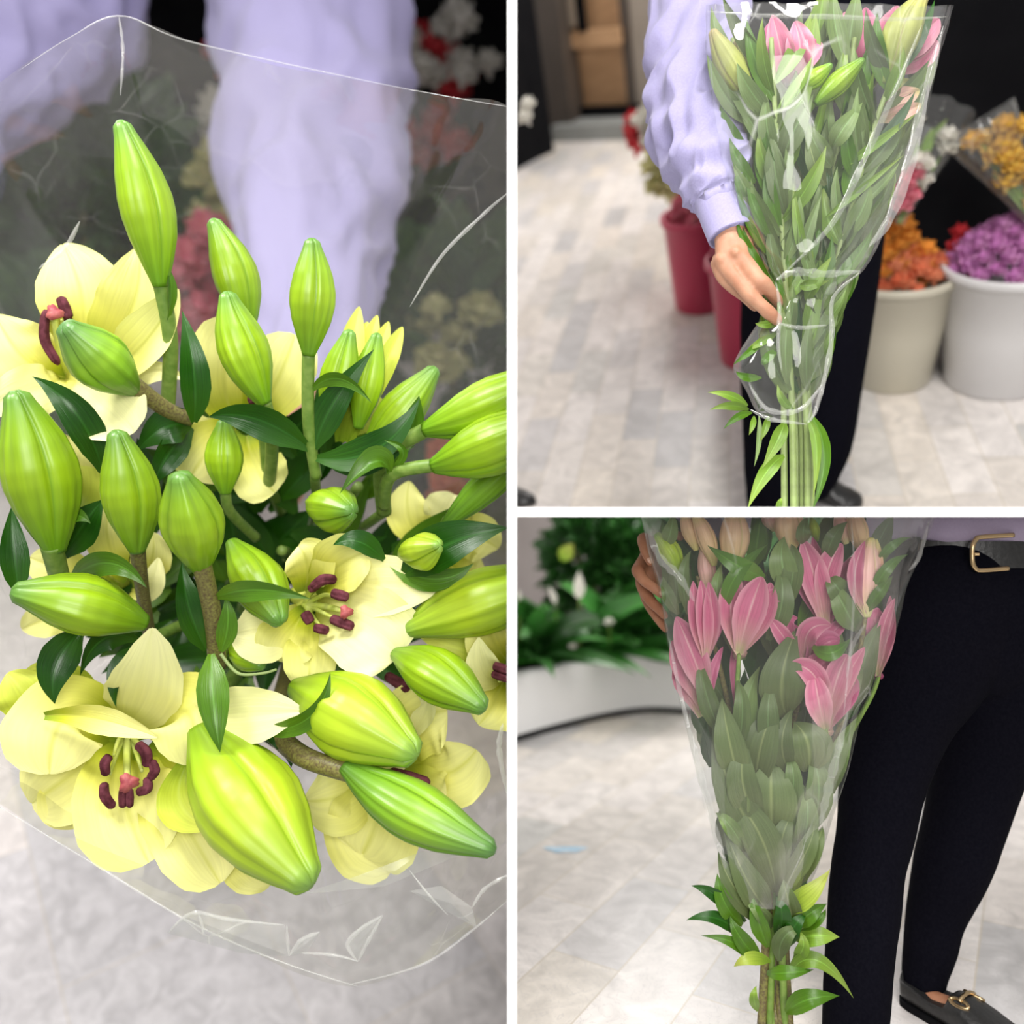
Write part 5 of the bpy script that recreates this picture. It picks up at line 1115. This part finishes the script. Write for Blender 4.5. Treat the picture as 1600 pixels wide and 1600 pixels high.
bake('trousers', [limb(LL, 40, 70, fn=tw), limb(RL, 40, 70, fn=tw), limb([(1535, 880, 1.67, 150, 100), (1535, 960, 1.67, 150, 100), (1520, 1000, 1.66, 100, 88)], 40)], .006, 5, MAT['trous'], pr)
# fly seam and pocket seam
for pts in (([(1552, 892, 1.543), (1549, 930, 1.543), (1544, 980, 1.547), (1526, 1050, 1.56), (1505, 1090, 1.585)]),):
    V, Fc, UV = tube([P(*p) for p in pts], .0016, seg=6); mk('seam', V, Fc, MAT['black'], pr)
def ring(cx, cy, d, rx, ry, z0, z1, off=0, seg=96, a0=0, a1=2*math.pi):
    c = P(cx, cy, d); V = []; Fc = []; n = seg
    for j in range(n+1):
        th = a0+(a1-a0)*j/n; e = Vector((math.cos(th)*(rx+off), math.sin(th)*(ry+off), 0))
        f_ = Vector((math.cos(th)*(rx+off-.004), math.sin(th)*(ry+off-.004), 0))
        for z, k in ((z0, f_), (z0, e), (z1, e), (z1, f_)): V.append(Vector((c.x, c.y, 0))+k+Vector((0, 0, z)))
    for j in range(n):
        for k in range(4): a = j*4+k; b = j*4+(k+1) % 4; Fc.append((a, a+4, b+4, b))
    return V, Fc
rx, ry = PX(166, 1.67), PX(104, 1.67)
yy = 1.562
zb = lambda y: H-(y-800)/F*yy
V, Fc = ring(1535, 900, 1.67, rx, ry, zb(886), zb(845), .004); belt = mk('belt', V, Fc, MAT['leather'], pr, smooth=False)
V, Fc = ring(1535, 900, 1.67, rx-.003, ry-.003, zb(905), zb(838), .001); mk('waistband', V, Fc, MAT['trous'], pr, smooth=False)
for px in (1424, 1462):
    mk('belt_loop', *box((0, 0, 0), (PX(10, yy), .006, PX(54, yy)), lambda v: P(px, 892, yy+abs(px-1535)*.00022)+Vector((v.x, -v.y-.006, v.z)))[:2], MAT['trous'], pr, smooth=False)
# buckle: open rectangular frame with prong
def bar(p, q_, w_, m, nm='buckle', th=.006, par=None):
    V, Fc, UV = tube([P(*p), P(*q_)], PX(w_/2, yy), seg=12, n=4); return mk(nm, V, Fc, MAT[m], par or pr)
bp = [(1584, 836, yy-.042), (1535, 839, yy-.040), (1525, 843, yy-.04), (1520, 853, yy-.042), (1519, 866, yy-.042), (1520, 880, yy-.042), (1525, 889, yy-.04), (1535, 891, yy-.040), (1576, 888, yy-.042)]
V, Fc, UV = tube([P(*p) for p in bp], PX(3.6, yy), seg=12, n=70); bk = mk('buckle', V, Fc, MAT['gold'], pr)
V, Fc, UV = tube([P(1522, 866, yy-.044), P(1530, 866, yy-.046)], PX(2.6, yy), seg=10); mk('prong', V, Fc, MAT['gold'], bk)
for px in (1503, 1558):
    V, Fc, UV = loft([P(px, 862, yy-.004), P(px, 862, yy-.0055)], [PX(2, yy)]*2, [PX(2, yy)]*2, Vector((1, 0, 0)), 12); mk('belt_hole', V, Fc, MAT['soil'], belt)
# shirt hem above the belt, blousing slightly; sleeve above the hand
def sh(t, th): return 1+.02*math.sin(th*9+2)+.03*noise.noise(Vector((math.cos(th)*3, math.sin(th)*3, t*3)))
c0 = P(1535, 900, 1.67); zz = [zb(850), zb(842), zb(838), zb(830), zb(815), zb(800), zb(760)]
cs = [Vector((c0.x, c0.y, z)) for z in zz]; k_ = [.96, 1.02, 1.06, 1.09, 1.10, 1.10, 1.08]
V, Fc, UV = loft(cs, [rx*k for k in k_], [ry*k*1.02 for k in k_], Vector((1, 0, 0)), 96, sh, cap=False); mk('shirt', V, Fc, MAT['lavd'], pr)
V, Fc, UV = limb([(1215, 700, 1.68, 60), (1140, 780, 1.66, 52), (1085, 835, 1.62, 44), (1050, 862, 1.585, 36)], 48, 60, fn=wrinkle(.07, 8, 1.2, 4)); mk('shirt', V, Fc, MAT['lavd'], pr)
# hand: thumb side hidden, four fingers folded over the edge of the film
g = [limb([(1058, 850, 1.59, 26, 20), (1032, 868, 1.555, 28, 20), (1018, 886, 1.545, 25, 18), (1014, 905, 1.545, 20, 15)], 20),
     limb([(1018, 850, 1.545, 12), (1006, 842, 1.52, 10), (1006, 850, 1.50, 9.5), (1010, 864, 1.485, 8.5), (1016, 878, 1.475, 6.8)], 16),
     limb([(1012, 872, 1.545, 13), (999, 888, 1.525, 11), (998, 894, 1.51, 10.5), (1008, 908, 1.49, 9), (1020, 917, 1.478, 8.5), (1033, 928, 1.470, 7.2)], 16),
     limb([(1012, 890, 1.55, 13), (1003, 908, 1.54, 10.5), (1008, 925, 1.525, 10), (1018, 940, 1.505, 9), (1030, 952, 1.49, 8), (1038, 962, 1.482, 6.5)], 16),
     limb([(1016, 900, 1.56, 12), (1008, 925, 1.555, 9.5), (1015, 945, 1.54, 9), (1026, 962, 1.52, 8.5), (1036, 978, 1.505, 6.5), (1040, 984, 1.50, 5)], 16),
     limb([(1040, 850, 1.57, 14), (1042, 838, 1.54, 12), (1052, 832, 1.52, 10), (1062, 838, 1.51, 8)], 16),
     limb([(1215, 700, 1.68, 34), (1140, 780, 1.66, 30), (1085, 835, 1.62, 26), (1050, 855, 1.585, 22)], 16)]
bake('body', g+[limb([(1464, 1430, 1.66, 20), (1448, 1500, 1.65, 20), (1440, 1545, 1.64, 19), (1452, 1562, 1.61, 18), (1480, 1575, 1.58, 18)], 16), limb([(a_, b_, c_, r_*.55) for a_, b_, c_, r_ in [k[:4] for k in LL]], 16), limb([(a_, b_, c_, r_*.55) for a_, b_, c_, r_ in [k[:4] for k in RL]], 16)], .0028, 4, MAT['skind'], pr)
for (p, q_, r) in (((1031, 924, 1.459), (1037, 931, 1.459), 4), ((1013, 872, 1.468), (1018, 880, 1.466), 4)):
    V, Fc, UV = loft([P(*p), P((p[0]+q_[0])/2, (p[1]+q_[1])/2, p[2]-.002), P(*q_)], [PX(r*.7, 1.46), PX(r, 1.46), PX(r*.5, 1.46)], [PX(1.2, 1.46)]*3, Vector((1, 0, 0)), 14); mk('fingernail', V, Fc, MAT['nail'], pr)
# loafers
def loafer(heel, toe, wd=.047):
    d = (toe-heel).normalized(); L_ = (toe-heel).length; s = U3.cross(d); V = []; Fc = []; n = 44; m = 40
    for i in range(n):
        t = i/(n-1)
        h = tab(t, [(0, .050), (.05, .066), (.15, .068), (.3, .055), (.42, .060), (.55, .062), (.7, .05), (.85, .040), (.95, .032), (1, .012)])
        w_ = tab(t, [(0, .3), (.04, .56), (.12, .68), (.3, .72), (.5, .84), (.68, 1), (.82, .95), (.92, .72), (.98, .38), (1, .1)])*wd
        for j in range(m):
            th = 2*math.pi*j/m; x = math.cos(th); z = math.sin(th)
            xx = math.copysign(abs(x)**.6, x)*w_*(1 if z < 0 else (1-.35*z**2*(1 if t > .35 else .4)))
            zz_ = (math.copysign(abs(z)**.75, z)*.5+.5)*h
            # foot opening
            if z > .25 and .04 < t < .42: zz_ = min(zz_, h*.62+.0*t); xx *= .8 if z > .6 else 1
            V.append(heel+d*(L_*t)+s*xx+U3*(zz_+.006))
    for i in range(n-1):
        for j in range(m): a = i*m+j; b = i*m+(j+1) % m; Fc.append((a, b, b+m, a+m))
    Fc.append(tuple(range(m))[::-1]); Fc.append(tuple((n-1)*m+j for j in range(m)))
    sh_ = mk('shoe', V, Fc, MAT['leather'], pr)
    V = []; Fc = []
    for i in range(n):
        t = i/(n-1); w_ = tab(t, [(0, .3), (.04, .58), (.12, .7), (.3, .74), (.5, .86), (.68, 1.02), (.82, .97), (.92, .74), (.98, .4), (1, .12)])*wd*1.03
        for sx, z in ((-1, 0), (-1, .011), (1, .011), (1, 0)): V.append(heel+d*(L_*t)+s*(w_*sx)+U3*z)
    for i in range(n-1):
        for j in range(4): a = i*4+j; b = i*4+(j+1) % 4; Fc.append((a, b, b+4, a+4))
    mk('sole', V, Fc, MAT['black'], sh_, smooth=False)
    # snaffle bit
    b = heel+d*(L_*.53)+U3*.066
    for sx in (-1, 1):
        cc_ = b+s*(.024*sx)-U3*.004
        ring_ = [cc_+(d*math.cos(a)+s*.35*math.sin(a)*1+U3*(-.2*sx*math.sin(a)))*.017 for a in [2*math.pi*k/20 for k in range(21)]]
        V, Fc, UV = tube(ring_, .0036, seg=8, n=50); mk('bit_ring', V, Fc, MAT['gold'], sh_)
    V, Fc, UV = tube([b-s*.024-U3*.001, b-s*.009+U3*.006, b+s*.009+U3*.006, b+s*.024-U3*.001], .0042, seg=8); mk('bit_bar', V, Fc, MAT['gold'], sh_)
loafer(fpt(fr, 1412, 1560), fpt(fr, 1610, 1668))
loafer(fpt(fr, 1330, 1640), fpt(fr, 1440, 1800))
# ---------------------------------------------------------------- the wrapped pink lilies
DB3 = 1.44
def stem3(label, bx_, path, r=6, m='stem', top=None):
    t = thing('pink_lily_stem', label, 'lily', P(bx_, 1600, DB3)); pts = [(bx_, 1600, DB3)]+path
    V, Fc, UV = tube([P(*p) for p in pts], PX(r, DB3), PX(r*.55, DB3), 12, n=44); mk('stem', V, Fc, MAT[m], t); return t
D = DB3
A = stem3('far left cut stem of the pink lilies topped by a slim closed pink flower', 1190, [(1196, 1480, D), (1200, 1380, D), (1160, 1220, D), (1108, 1080, D-.02), (1102, 1034, D-.03)], 7, 'stemb')
B = stem3('cut stem carrying the upright pink flower whose petals just open, left of centre', 1202, [(1206, 1480, D), (1208, 1380, D), (1180, 1230, D), (1162, 1140, D-.02), (1152, 1090, D-.03), (1155, 1022, D-.04)], 6)
Cc = stem3('cut stem at the back left with peach buds and a lime-yellow bud near the fingers', 1212, [(1210, 1480, D+.04), (1205, 1380, D+.04), (1150, 1150, D+.05), (1110, 980, D+.04), (1090, 900, D+.03)], 6, 'stemb')
Dd = stem3('middle cut stem rising to the large peach bud and the open magenta lily above', 1218, [(1216, 1480, D+.02), (1214, 1380, D+.03), (1225, 1200, D+.05), (1262, 1050, D+.04), (1288, 985, D+.02)], 6, 'stemb')
E = stem3('cut stem with the lowest open pink lily, its left petal curling outwards', 1226, [(1222, 1480, D-.01), (1222, 1380, D-.01), (1250, 1260, D-.02), (1285, 1180, D-.03), (1291, 1138, D-.04)], 6)
G = stem3('right cut stem with the tall pink and cream bud beside the black trousers', 1234, [(1228, 1480, D+.01), (1232, 1380, D), (1280, 1230, D-.01), (1330, 1080, D-.03), (1352, 965, D-.05)], 6, 'stemb')
Hh = stem3('rightmost cut stem with a narrow magenta flower seen from the side', 1206, [(1214, 1480, D+.05), (1222, 1380, D+.06), (1300, 1200, D+.06), (1360, 1090, D+.04), (1374, 1050, D+.03)], 6)
# A: slim closed flower
f = flower(A, (1102, 1032, D-.03), 9, 'pinkp')
for (mx, tx, ty, w_, m, dd) in ((1090, 1083, 907, 26, 'pink', 0), (1102, 1095, 905, 28, 'pink', -.012), (1112, 1107, 908, 28, 'pink', -.015), (1118, 1116, 930, 24, 'pinkd', 0), (1094, 1090, 925, 22, 'pinkd', .01), (1106, 1108, 915, 28, 'pink', .015)):
    petal(f, (1102, 1030, D-.03), (mx, 975, D-.045+dd), (tx, ty, D-.03+dd), w_, m, cup=.35, ruf=.02)
f = flower(A, (1104, 1110, D), 8, 'pinkd')
petal(f, (1108, 1100, D-.01), (1085, 1030, D-.03), (1056, 962, D-.01), 48, 'pink', cup=.2); petal(f, (1100, 1110, D), (1075, 1050, D-.01), (1050, 1000, D), 44, 'pink', cup=.2)
petal(f, (1096, 1120, D), (1074, 1070, D), (1058, 1030, D+.01), 40, 'pink', cup=.2); petal(f, (1108, 1120, D), (1112, 1060, D-.01), (1130, 1010, D), 16, 'pinkd'); petal(f, (1150, 1110, D+.02), (1147, 1050, D+.02), (1150, 1000, D+.02), 14, 'pinkd')
# B
f = flower(B, (1155, 1020, D-.04), 12, 'pinkp')
for (mx, my, tx, ty, w_, m, dd) in ((1142, 955, 1153, 885, 40, 'pink', 0), (1168, 950, 1176, 890, 34, 'pinkd', .03), (1170, 960, 1192, 898, 50, 'pink', -.02), (1190, 965, 1204, 908, 36, 'pink', .0), (1195, 940, 1241, 938, 24, 'pinkd', .01), (1150, 960, 1140, 905, 34, 'pinkd', .02)):
    petal(f, (1155, 1020, D-.04), (mx, my, D-.06+dd), (tx, ty, D-.04+dd), w_, m, cup=.28, ruf=.02)
# C
bud(Cc, (1062, 897, D-.02), (1024, 834, D-.02), 36, 'budy', bend=(4, -4)); bud(Cc, (1116, 884, D), (1082, 796, D), 32, 'peach', bend=(4, 0)); bud(Cc, (1088, 860, D+.02), (1068, 795, D+.02), 30, 'peach')
bud(Cc, (1110, 930, D+.02), (1098, 850, D+.02), 30, 'pinkp')
bud(Cc, (1145, 890, D-.01), (1148, 788, D-.01), 50, 'peach', tri=.03)
# D
f = flower(Dd, (1290, 985, D+.02), 14, 'pinkd')
for (mx, my, tx, ty, w_, m, dd) in ((1275, 910, 1254, 842, 44, 'pink', -.03), (1292, 900, 1318, 848, 38, 'pink', -.035), (1290, 930, 1288, 870, 50, 'pinkd', -.01), (1312, 920, 1338, 866, 32, 'pinkd', -.01), (1262, 920, 1248, 876, 30, 'pinkd', 0), (1285, 920, 1270, 840, 34, 'pinkd', 0)):
    petal(f, (1290, 982, D+.0), (mx, my, D+dd), (tx, ty, D+dd), w_, m, cup=.22, ruf=.03)
bud(Dd, (1236, 862, D), (1230, 782, D), 50, 'peach', tri=.03); bud(Dd, (1277, 846, D+.01), (1268, 808, D+.01), 17, 'budy'); bud(Dd, (1212, 830, D+.03), (1205, 790, D+.03), 40, 'pinkp')
# inner open flower
f = flower(Dd, (1262, 1050, D+.02), 14, 'pinkd')
for (mx, my, tx, ty, w_, m, dd) in ((1228, 1000, 1203, 966, 26, 'pink', -.01), (1232, 985, 1248, 966, 20, 'pinkd', 0), (1262, 990, 1302, 978, 34, 'pink', -.02), (1260, 1005, 1280, 995, 44, 'pinkd', -.005), (1285, 1010, 1316, 1002, 40, 'pinkd', -.015), (1250, 1010, 1240, 975, 36, 'pinkd', .01), (1280, 1040, 1295, 1030, 40, 'pinkd', -.01), (1300, 990, 1322, 975, 22, 'pinkd', .02)):
    petal(f, (1262, 1050, D+.01), (mx, my, D-.03+dd), (tx, ty, D-.03+dd), w_, m, cup=.25, ruf=.05)
# E
f = flower(E, (1290, 1142, D-.04), 12, 'pinkp')
for (mx, my, tx, ty, w_, m, dd) in ((1275, 1060, 1231, 1041, 38, 'pink', -.01), (1290, 1070, 1300, 1010, 40, 'pinkd', .02), (1305, 1070, 1326, 1020, 40, 'pink', -.01), (1318, 1070, 1352, 1010, 26, 'pink', .0), (1322, 1090, 1332, 1052, 30, 'pinkd', .0), (1280, 1100, 1272, 1050, 40, 'pink', -.02)):
    petal(f, (1291, 1140, D-.04), (mx, my, D-.065+dd), (tx, ty, D-.05+dd), w_, m, cup=.25, ruf=.03)
# G
bud(G, (1353, 964, D-.05), (1362, 840, D-.05), 48, 'pinkp', bend=(-3, 0)); bud(G, (1350, 868, D), (1330, 788, D), 34, 'peach'); bud(G, (1322, 850, D+.02), (1312, 790, D+.02), 30, 'pinkp')
petal(G, (1352, 962, D-.055), (1336, 905, D-.065), (1352, 845, D-.06), 24, 'pink', cup=.3); petal(G, (1356, 962, D-.055), (1372, 900, D-.06), (1370, 842, D-.06), 14, 'peach', cup=.3)
# H
f = flower(Hh, (1372, 1056, D+.02), 8, 'pinkd')
for (mx, my, tx, ty, w_, m, dd) in ((1386, 1000, 1391, 930, 22, 'pink', 0), (1378, 990, 1399, 934, 18, 'pink', -.01), (1366, 985, 1376, 950, 24, 'pinkd', .01), (1358, 990, 1360, 962, 20, 'pinkd', .015)):
    petal(f, (1371, 1056, D+.02), (mx, my, D-.01+dd), (tx, ty, D+dd), w_, m, cup=.3)
# big leaves under the film (base, mid, tip, width)
BL3 = [((1212, 1395), (1185, 1300), (1128, 1232), 50, 'leafo'), ((1210, 1335), (1150, 1250), (1114, 1130), 52, 'leafo'), ((1204, 1425), (1170, 1380), (1130, 1290), 40, 'leafo'), ((1196, 1440), (1150, 1390), (1122, 1330), 34, 'leafo'),
 ((1206, 1315), (1205, 1240), (1205, 1184), 66, 'leafo'), ((1214, 1380), (1222, 1310), (1240, 1272), 28, 'leafo'), ((1180, 1232), (1190, 1160), (1216, 1098), 48, 'leafo'), ((1262, 1206), (1262, 1160), (1240, 1128), 62, 'leafo'),
 ((1230, 1120), (1222, 1060), (1246, 980), 58, 'leafo'), ((1215, 1400), (1260, 1330), (1272, 1280), 26, 'leafo'), ((1240, 1390), (1272, 1330), (1285, 1290), 22, 'leafo'), ((1160, 1240), (1140, 1160), (1128, 1090), 42, 'leafo'), ((1190, 1300), (1160, 1220), (1170, 1160), 44, 'leafo'),
 ((1236, 1210), (1222, 1160), (1240, 1105), 30, 'leafo'), ((1180, 1200), (1165, 1120), (1188, 1040), 44, 'leafg'), ((1130, 1150), (1105, 1090), (1092, 1020), 34, 'leafg'), ((1330, 1110), (1348, 1040), (1378, 965), 44, 'leafg'), ((1300, 1240), (1310, 1180), (1340, 1120), 34, 'leafg'),
 ((1265, 1300), (1280, 1230), (1262, 1170), 44, 'leafg'), ((1240, 1340), (1262, 1280), (1250, 1220), 36, 'leafg'), ((1195, 902), (1155, 885), (1105, 852), 34, 'leafm'), ((1130, 960), (1150, 900), (1200, 850), 26, 'leafm'), ((1125, 960), (1120, 920), (1128, 880), 24, 'leafg'),
 ((1240, 930), (1222, 880), (1226, 838), 44, 'leafg'), ((1222, 960), (1240, 890), (1236, 850), 34, 'leafg'), ((1330, 950), (1310, 920), (1290, 896), 40, 'leafg'), ((1338, 985), (1320, 950), (1292, 898), 42, 'leafg'), ((1200, 1000), (1222, 940), (1215, 880), 40, 'leafg'),
 ((1370, 882), (1395, 852), (1424, 840), 15, 'leafm'), ((1362, 935), (1385, 890), (1420, 866), 20, 'leafm'), ((1350, 960), (1375, 925), (1395, 900), 20, 'leafm'), ((1290, 880), (1302, 840), (1325, 815), 26, 'leafg'), ((1258, 850), (1255, 830), (1262, 806), 24, 'leafg'),
 ((1040, 850), (1048, 830), (1052, 800), 26, 'leafg'), ((1075, 960), (1068, 900), (1080, 860), 20, 'leafg'), ((1060, 960), (1044, 930), (1036, 900), 22, 'leafg'), ((1270, 1010), (1300, 1020), (1330, 996), 26, 'leafm'), ((1150, 1180), (1160, 1110), (1150, 1060), 30, 'leafg'),
 ((1205, 1180), (1200, 1120), (1206, 1060), 36, 'leafg'), ((1230, 1300), (1240, 1220), (1228, 1180), 30, 'leafg'), ((1310, 1130), (1330, 1080), (1350, 1040), 26, 'leafg'), ((1165, 1330), (1140, 1290), (1118, 1270), 26, 'leafg')]
SS = [A, B, Cc, Dd, E, G, Hh]
def near(x): return A if x < 1130 else B if x < 1175 else R.choice((Cc, Dd)) if x < 1235 else R.choice((Dd, E)) if x < 1300 else G
for i, (b, m, tp, wd, mt) in enumerate(BL3):
    dd = D-.035-.001*i+(.03 if mt == 'leafg' else 0)
    leaf(near(tp[0]), (*b, dd+.02), (*tp, dd+.01), wd*(1.25 if mt == 'leafo' else 1), mt, mid=(*m, dd-.02), roll=R.uniform(-.25, .25), cup=.08)
q = random.Random(77)
for k in range(40):
    y = q.uniform(960, 1240); x = q.uniform(tab(y, [(960, 1080), (1240, 1135)]), tab(y, [(960, 1340), (1240, 1260)])); leaf(near(x), (x, y+60, D+.11), (x+q.uniform(-30, 30), y-50, D+.10), 44, 'leafd', roll=q.uniform(-.3, .3))
for k in range(170):
    y = q.uniform(830, 1390); xl = tab(y, [(807, 1020), (930, 1055), (1110, 1090), (1280, 1130), (1410, 1165)]); xr = tab(y, [(807, 1400), (980, 1370), (1100, 1330), (1250, 1285), (1380, 1250)])
    x = q.uniform(xl, xr); l = q.uniform(70, 120); an = (x-1210)/260+q.uniform(-.4, .4); d0 = D+.03+q.uniform(0, .07)
    ex = min(max(x+l*math.sin(an), xl), xr); leaf(near(x), (x, y+l*.4, d0+.02), (ex, y+l*.4-l*math.cos(an), d0), q.uniform(26, 42), q.choice(('leafm', 'leafg', 'leafd')), roll=q.uniform(-.5, .5))
# fresh leaves below the film
for (b, m, tp, wd, mt) in (((1160, 1445), (1132, 1410), (1121, 1364), 32, 'leafm'), ((1165, 1440), (1120, 1400), (1080, 1384), 24, 'leafd'), ((1160, 1465), (1120, 1435), (1072, 1438), 24, 'leafd'), ((1182, 1508), (1150, 1475), (1095, 1462), 20, 'leafm'), ((1204, 1502), (1172, 1498), (1146, 1511), 22, 'leafy'),
  ((1190, 1500), (1160, 1470), (1140, 1430), 30, 'leafm'), ((1225, 1420), (1262, 1400), (1297, 1358), 34, 'leafy'), ((1242, 1466), (1275, 1462), (1312, 1464), 34, 'leaff'), ((1218, 1502), (1225, 1465), (1256, 1450), 30, 'leafg'), ((1236, 1450), (1262, 1430), (1292, 1412), 30, 'leafm'), ((1240, 1450), (1275, 1440), (1290, 1420), 18, 'leafm'),
  ((1198, 1520), (1230, 1520), (1272, 1515), 24, 'leafm'), ((1230, 1528), (1275, 1500), (1334, 1560), 26, 'leaff'), ((1228, 1582), (1262, 1562), (1312, 1556), 34, 'leafm'), ((1242, 1450), (1232, 1410), (1224, 1374), 38, 'leafo'), ((1184, 1580), (1178, 1560), (1182, 1540), 16, 'leaff'), ((1200, 1480), (1185, 1440), (1176, 1400), 30, 'leafm'),
  ((1215, 1470), (1222, 1430), (1212, 1400), 30, 'leafd'), ((1240, 1500), (1255, 1480), (1250, 1455), 22, 'leaff'), ((1205, 1450), (1190, 1430), (1165, 1410), 26, 'leafg'), ((1230, 1480), (1240, 1450), (1262, 1425), 26, 'leafd')):
    leaf(near(tp[0]) if tp[0] < 1235 else G, (*b, D-.02), (*tp, D-.05), wd, mt, mid=(*m, D-.06), roll=R.uniform(-.3, .3), cup=.1)
rows = [(795, 1000, 1462, D, .15), (830, 1008, 1448, D, .15), (880, 1020, 1430, D, .145), (930, 1034, 1412, D, .14), (1000, 1046, 1392, D, .13), (1080, 1062, 1362, D, .12), (1120, 1070, 1346, D, .11), (1200, 1088, 1326, D, .10), (1280, 1110, 1296, D, .085), (1350, 1128, 1274, D, .07), (1400, 1142, 1254, D, .06), (1418, 1152, 1246, D, .055)]
fs3 = tag(sleeve_film('cellophane_sleeve', rows, MAT['film3'], amp=.0075, seed=9, fs=9), 'tapering clear film sleeve around the pink lilies in front of the black trousers', 'wrapping film')
fm3 = filmmat('folded_film_sleeve', haze=.2, scale=16, crease=.4, gloss=1.5)
for pts, wd in (([(1008, 815, 1.37), (1030, 870, 1.34), (1060, 900, 1.32), (1085, 940, 1.32)], 6), ([(1452, 812, 1.40), (1436, 870, 1.37), (1420, 892, 1.37)], 3), ([(1330, 812, 1.31), (1335, 900, 1.32), (1330, 1000, 1.32), (1318, 1120, 1.34)], 2),
   ([(1352, 975, 1.32), (1332, 1010, 1.33), (1322, 1060, 1.33)], 3), ([(1325, 1110, 1.36), (1305, 1190, 1.37), (1290, 1250, 1.38), (1282, 1290, 1.38)], 6), ([(1072, 1120, 1.36), (1092, 1200, 1.37), (1115, 1290, 1.38), (1148, 1400, 1.40)], 6), ([(1046, 1000, 1.36), (1062, 1080, 1.36), (1078, 1140, 1.37)], 3)):
    fold(pts, wd, fm3, fs3)
# blue smear on the floor tiles
c = fpt(fr, 884, 1328); V = [c+Vector((0, 0, .0015))]+[c+Vector((math.cos(a)*.055*(1+.3*math.sin(3*a)), math.sin(a)*.03*(1+.3*math.cos(2*a)), .0015)) for a in [k*math.pi/12 for k in range(24)]]
tag(mk('floor_mark', V, [(0, k+1, (k+1) % 24+1) for k in range(24)], mat('blue_paint', (.25, .45, .6), .6, c2=(.5, .6, .68), nscale=30)), 'small light blue paint smear on the pale floor tiles', 'mark')
# ------------------------------------------------------------------ tidy up
for o in list(COL.objects):
    for k in ('_o', '_a', '_used'):
        if k in o: del o[k]
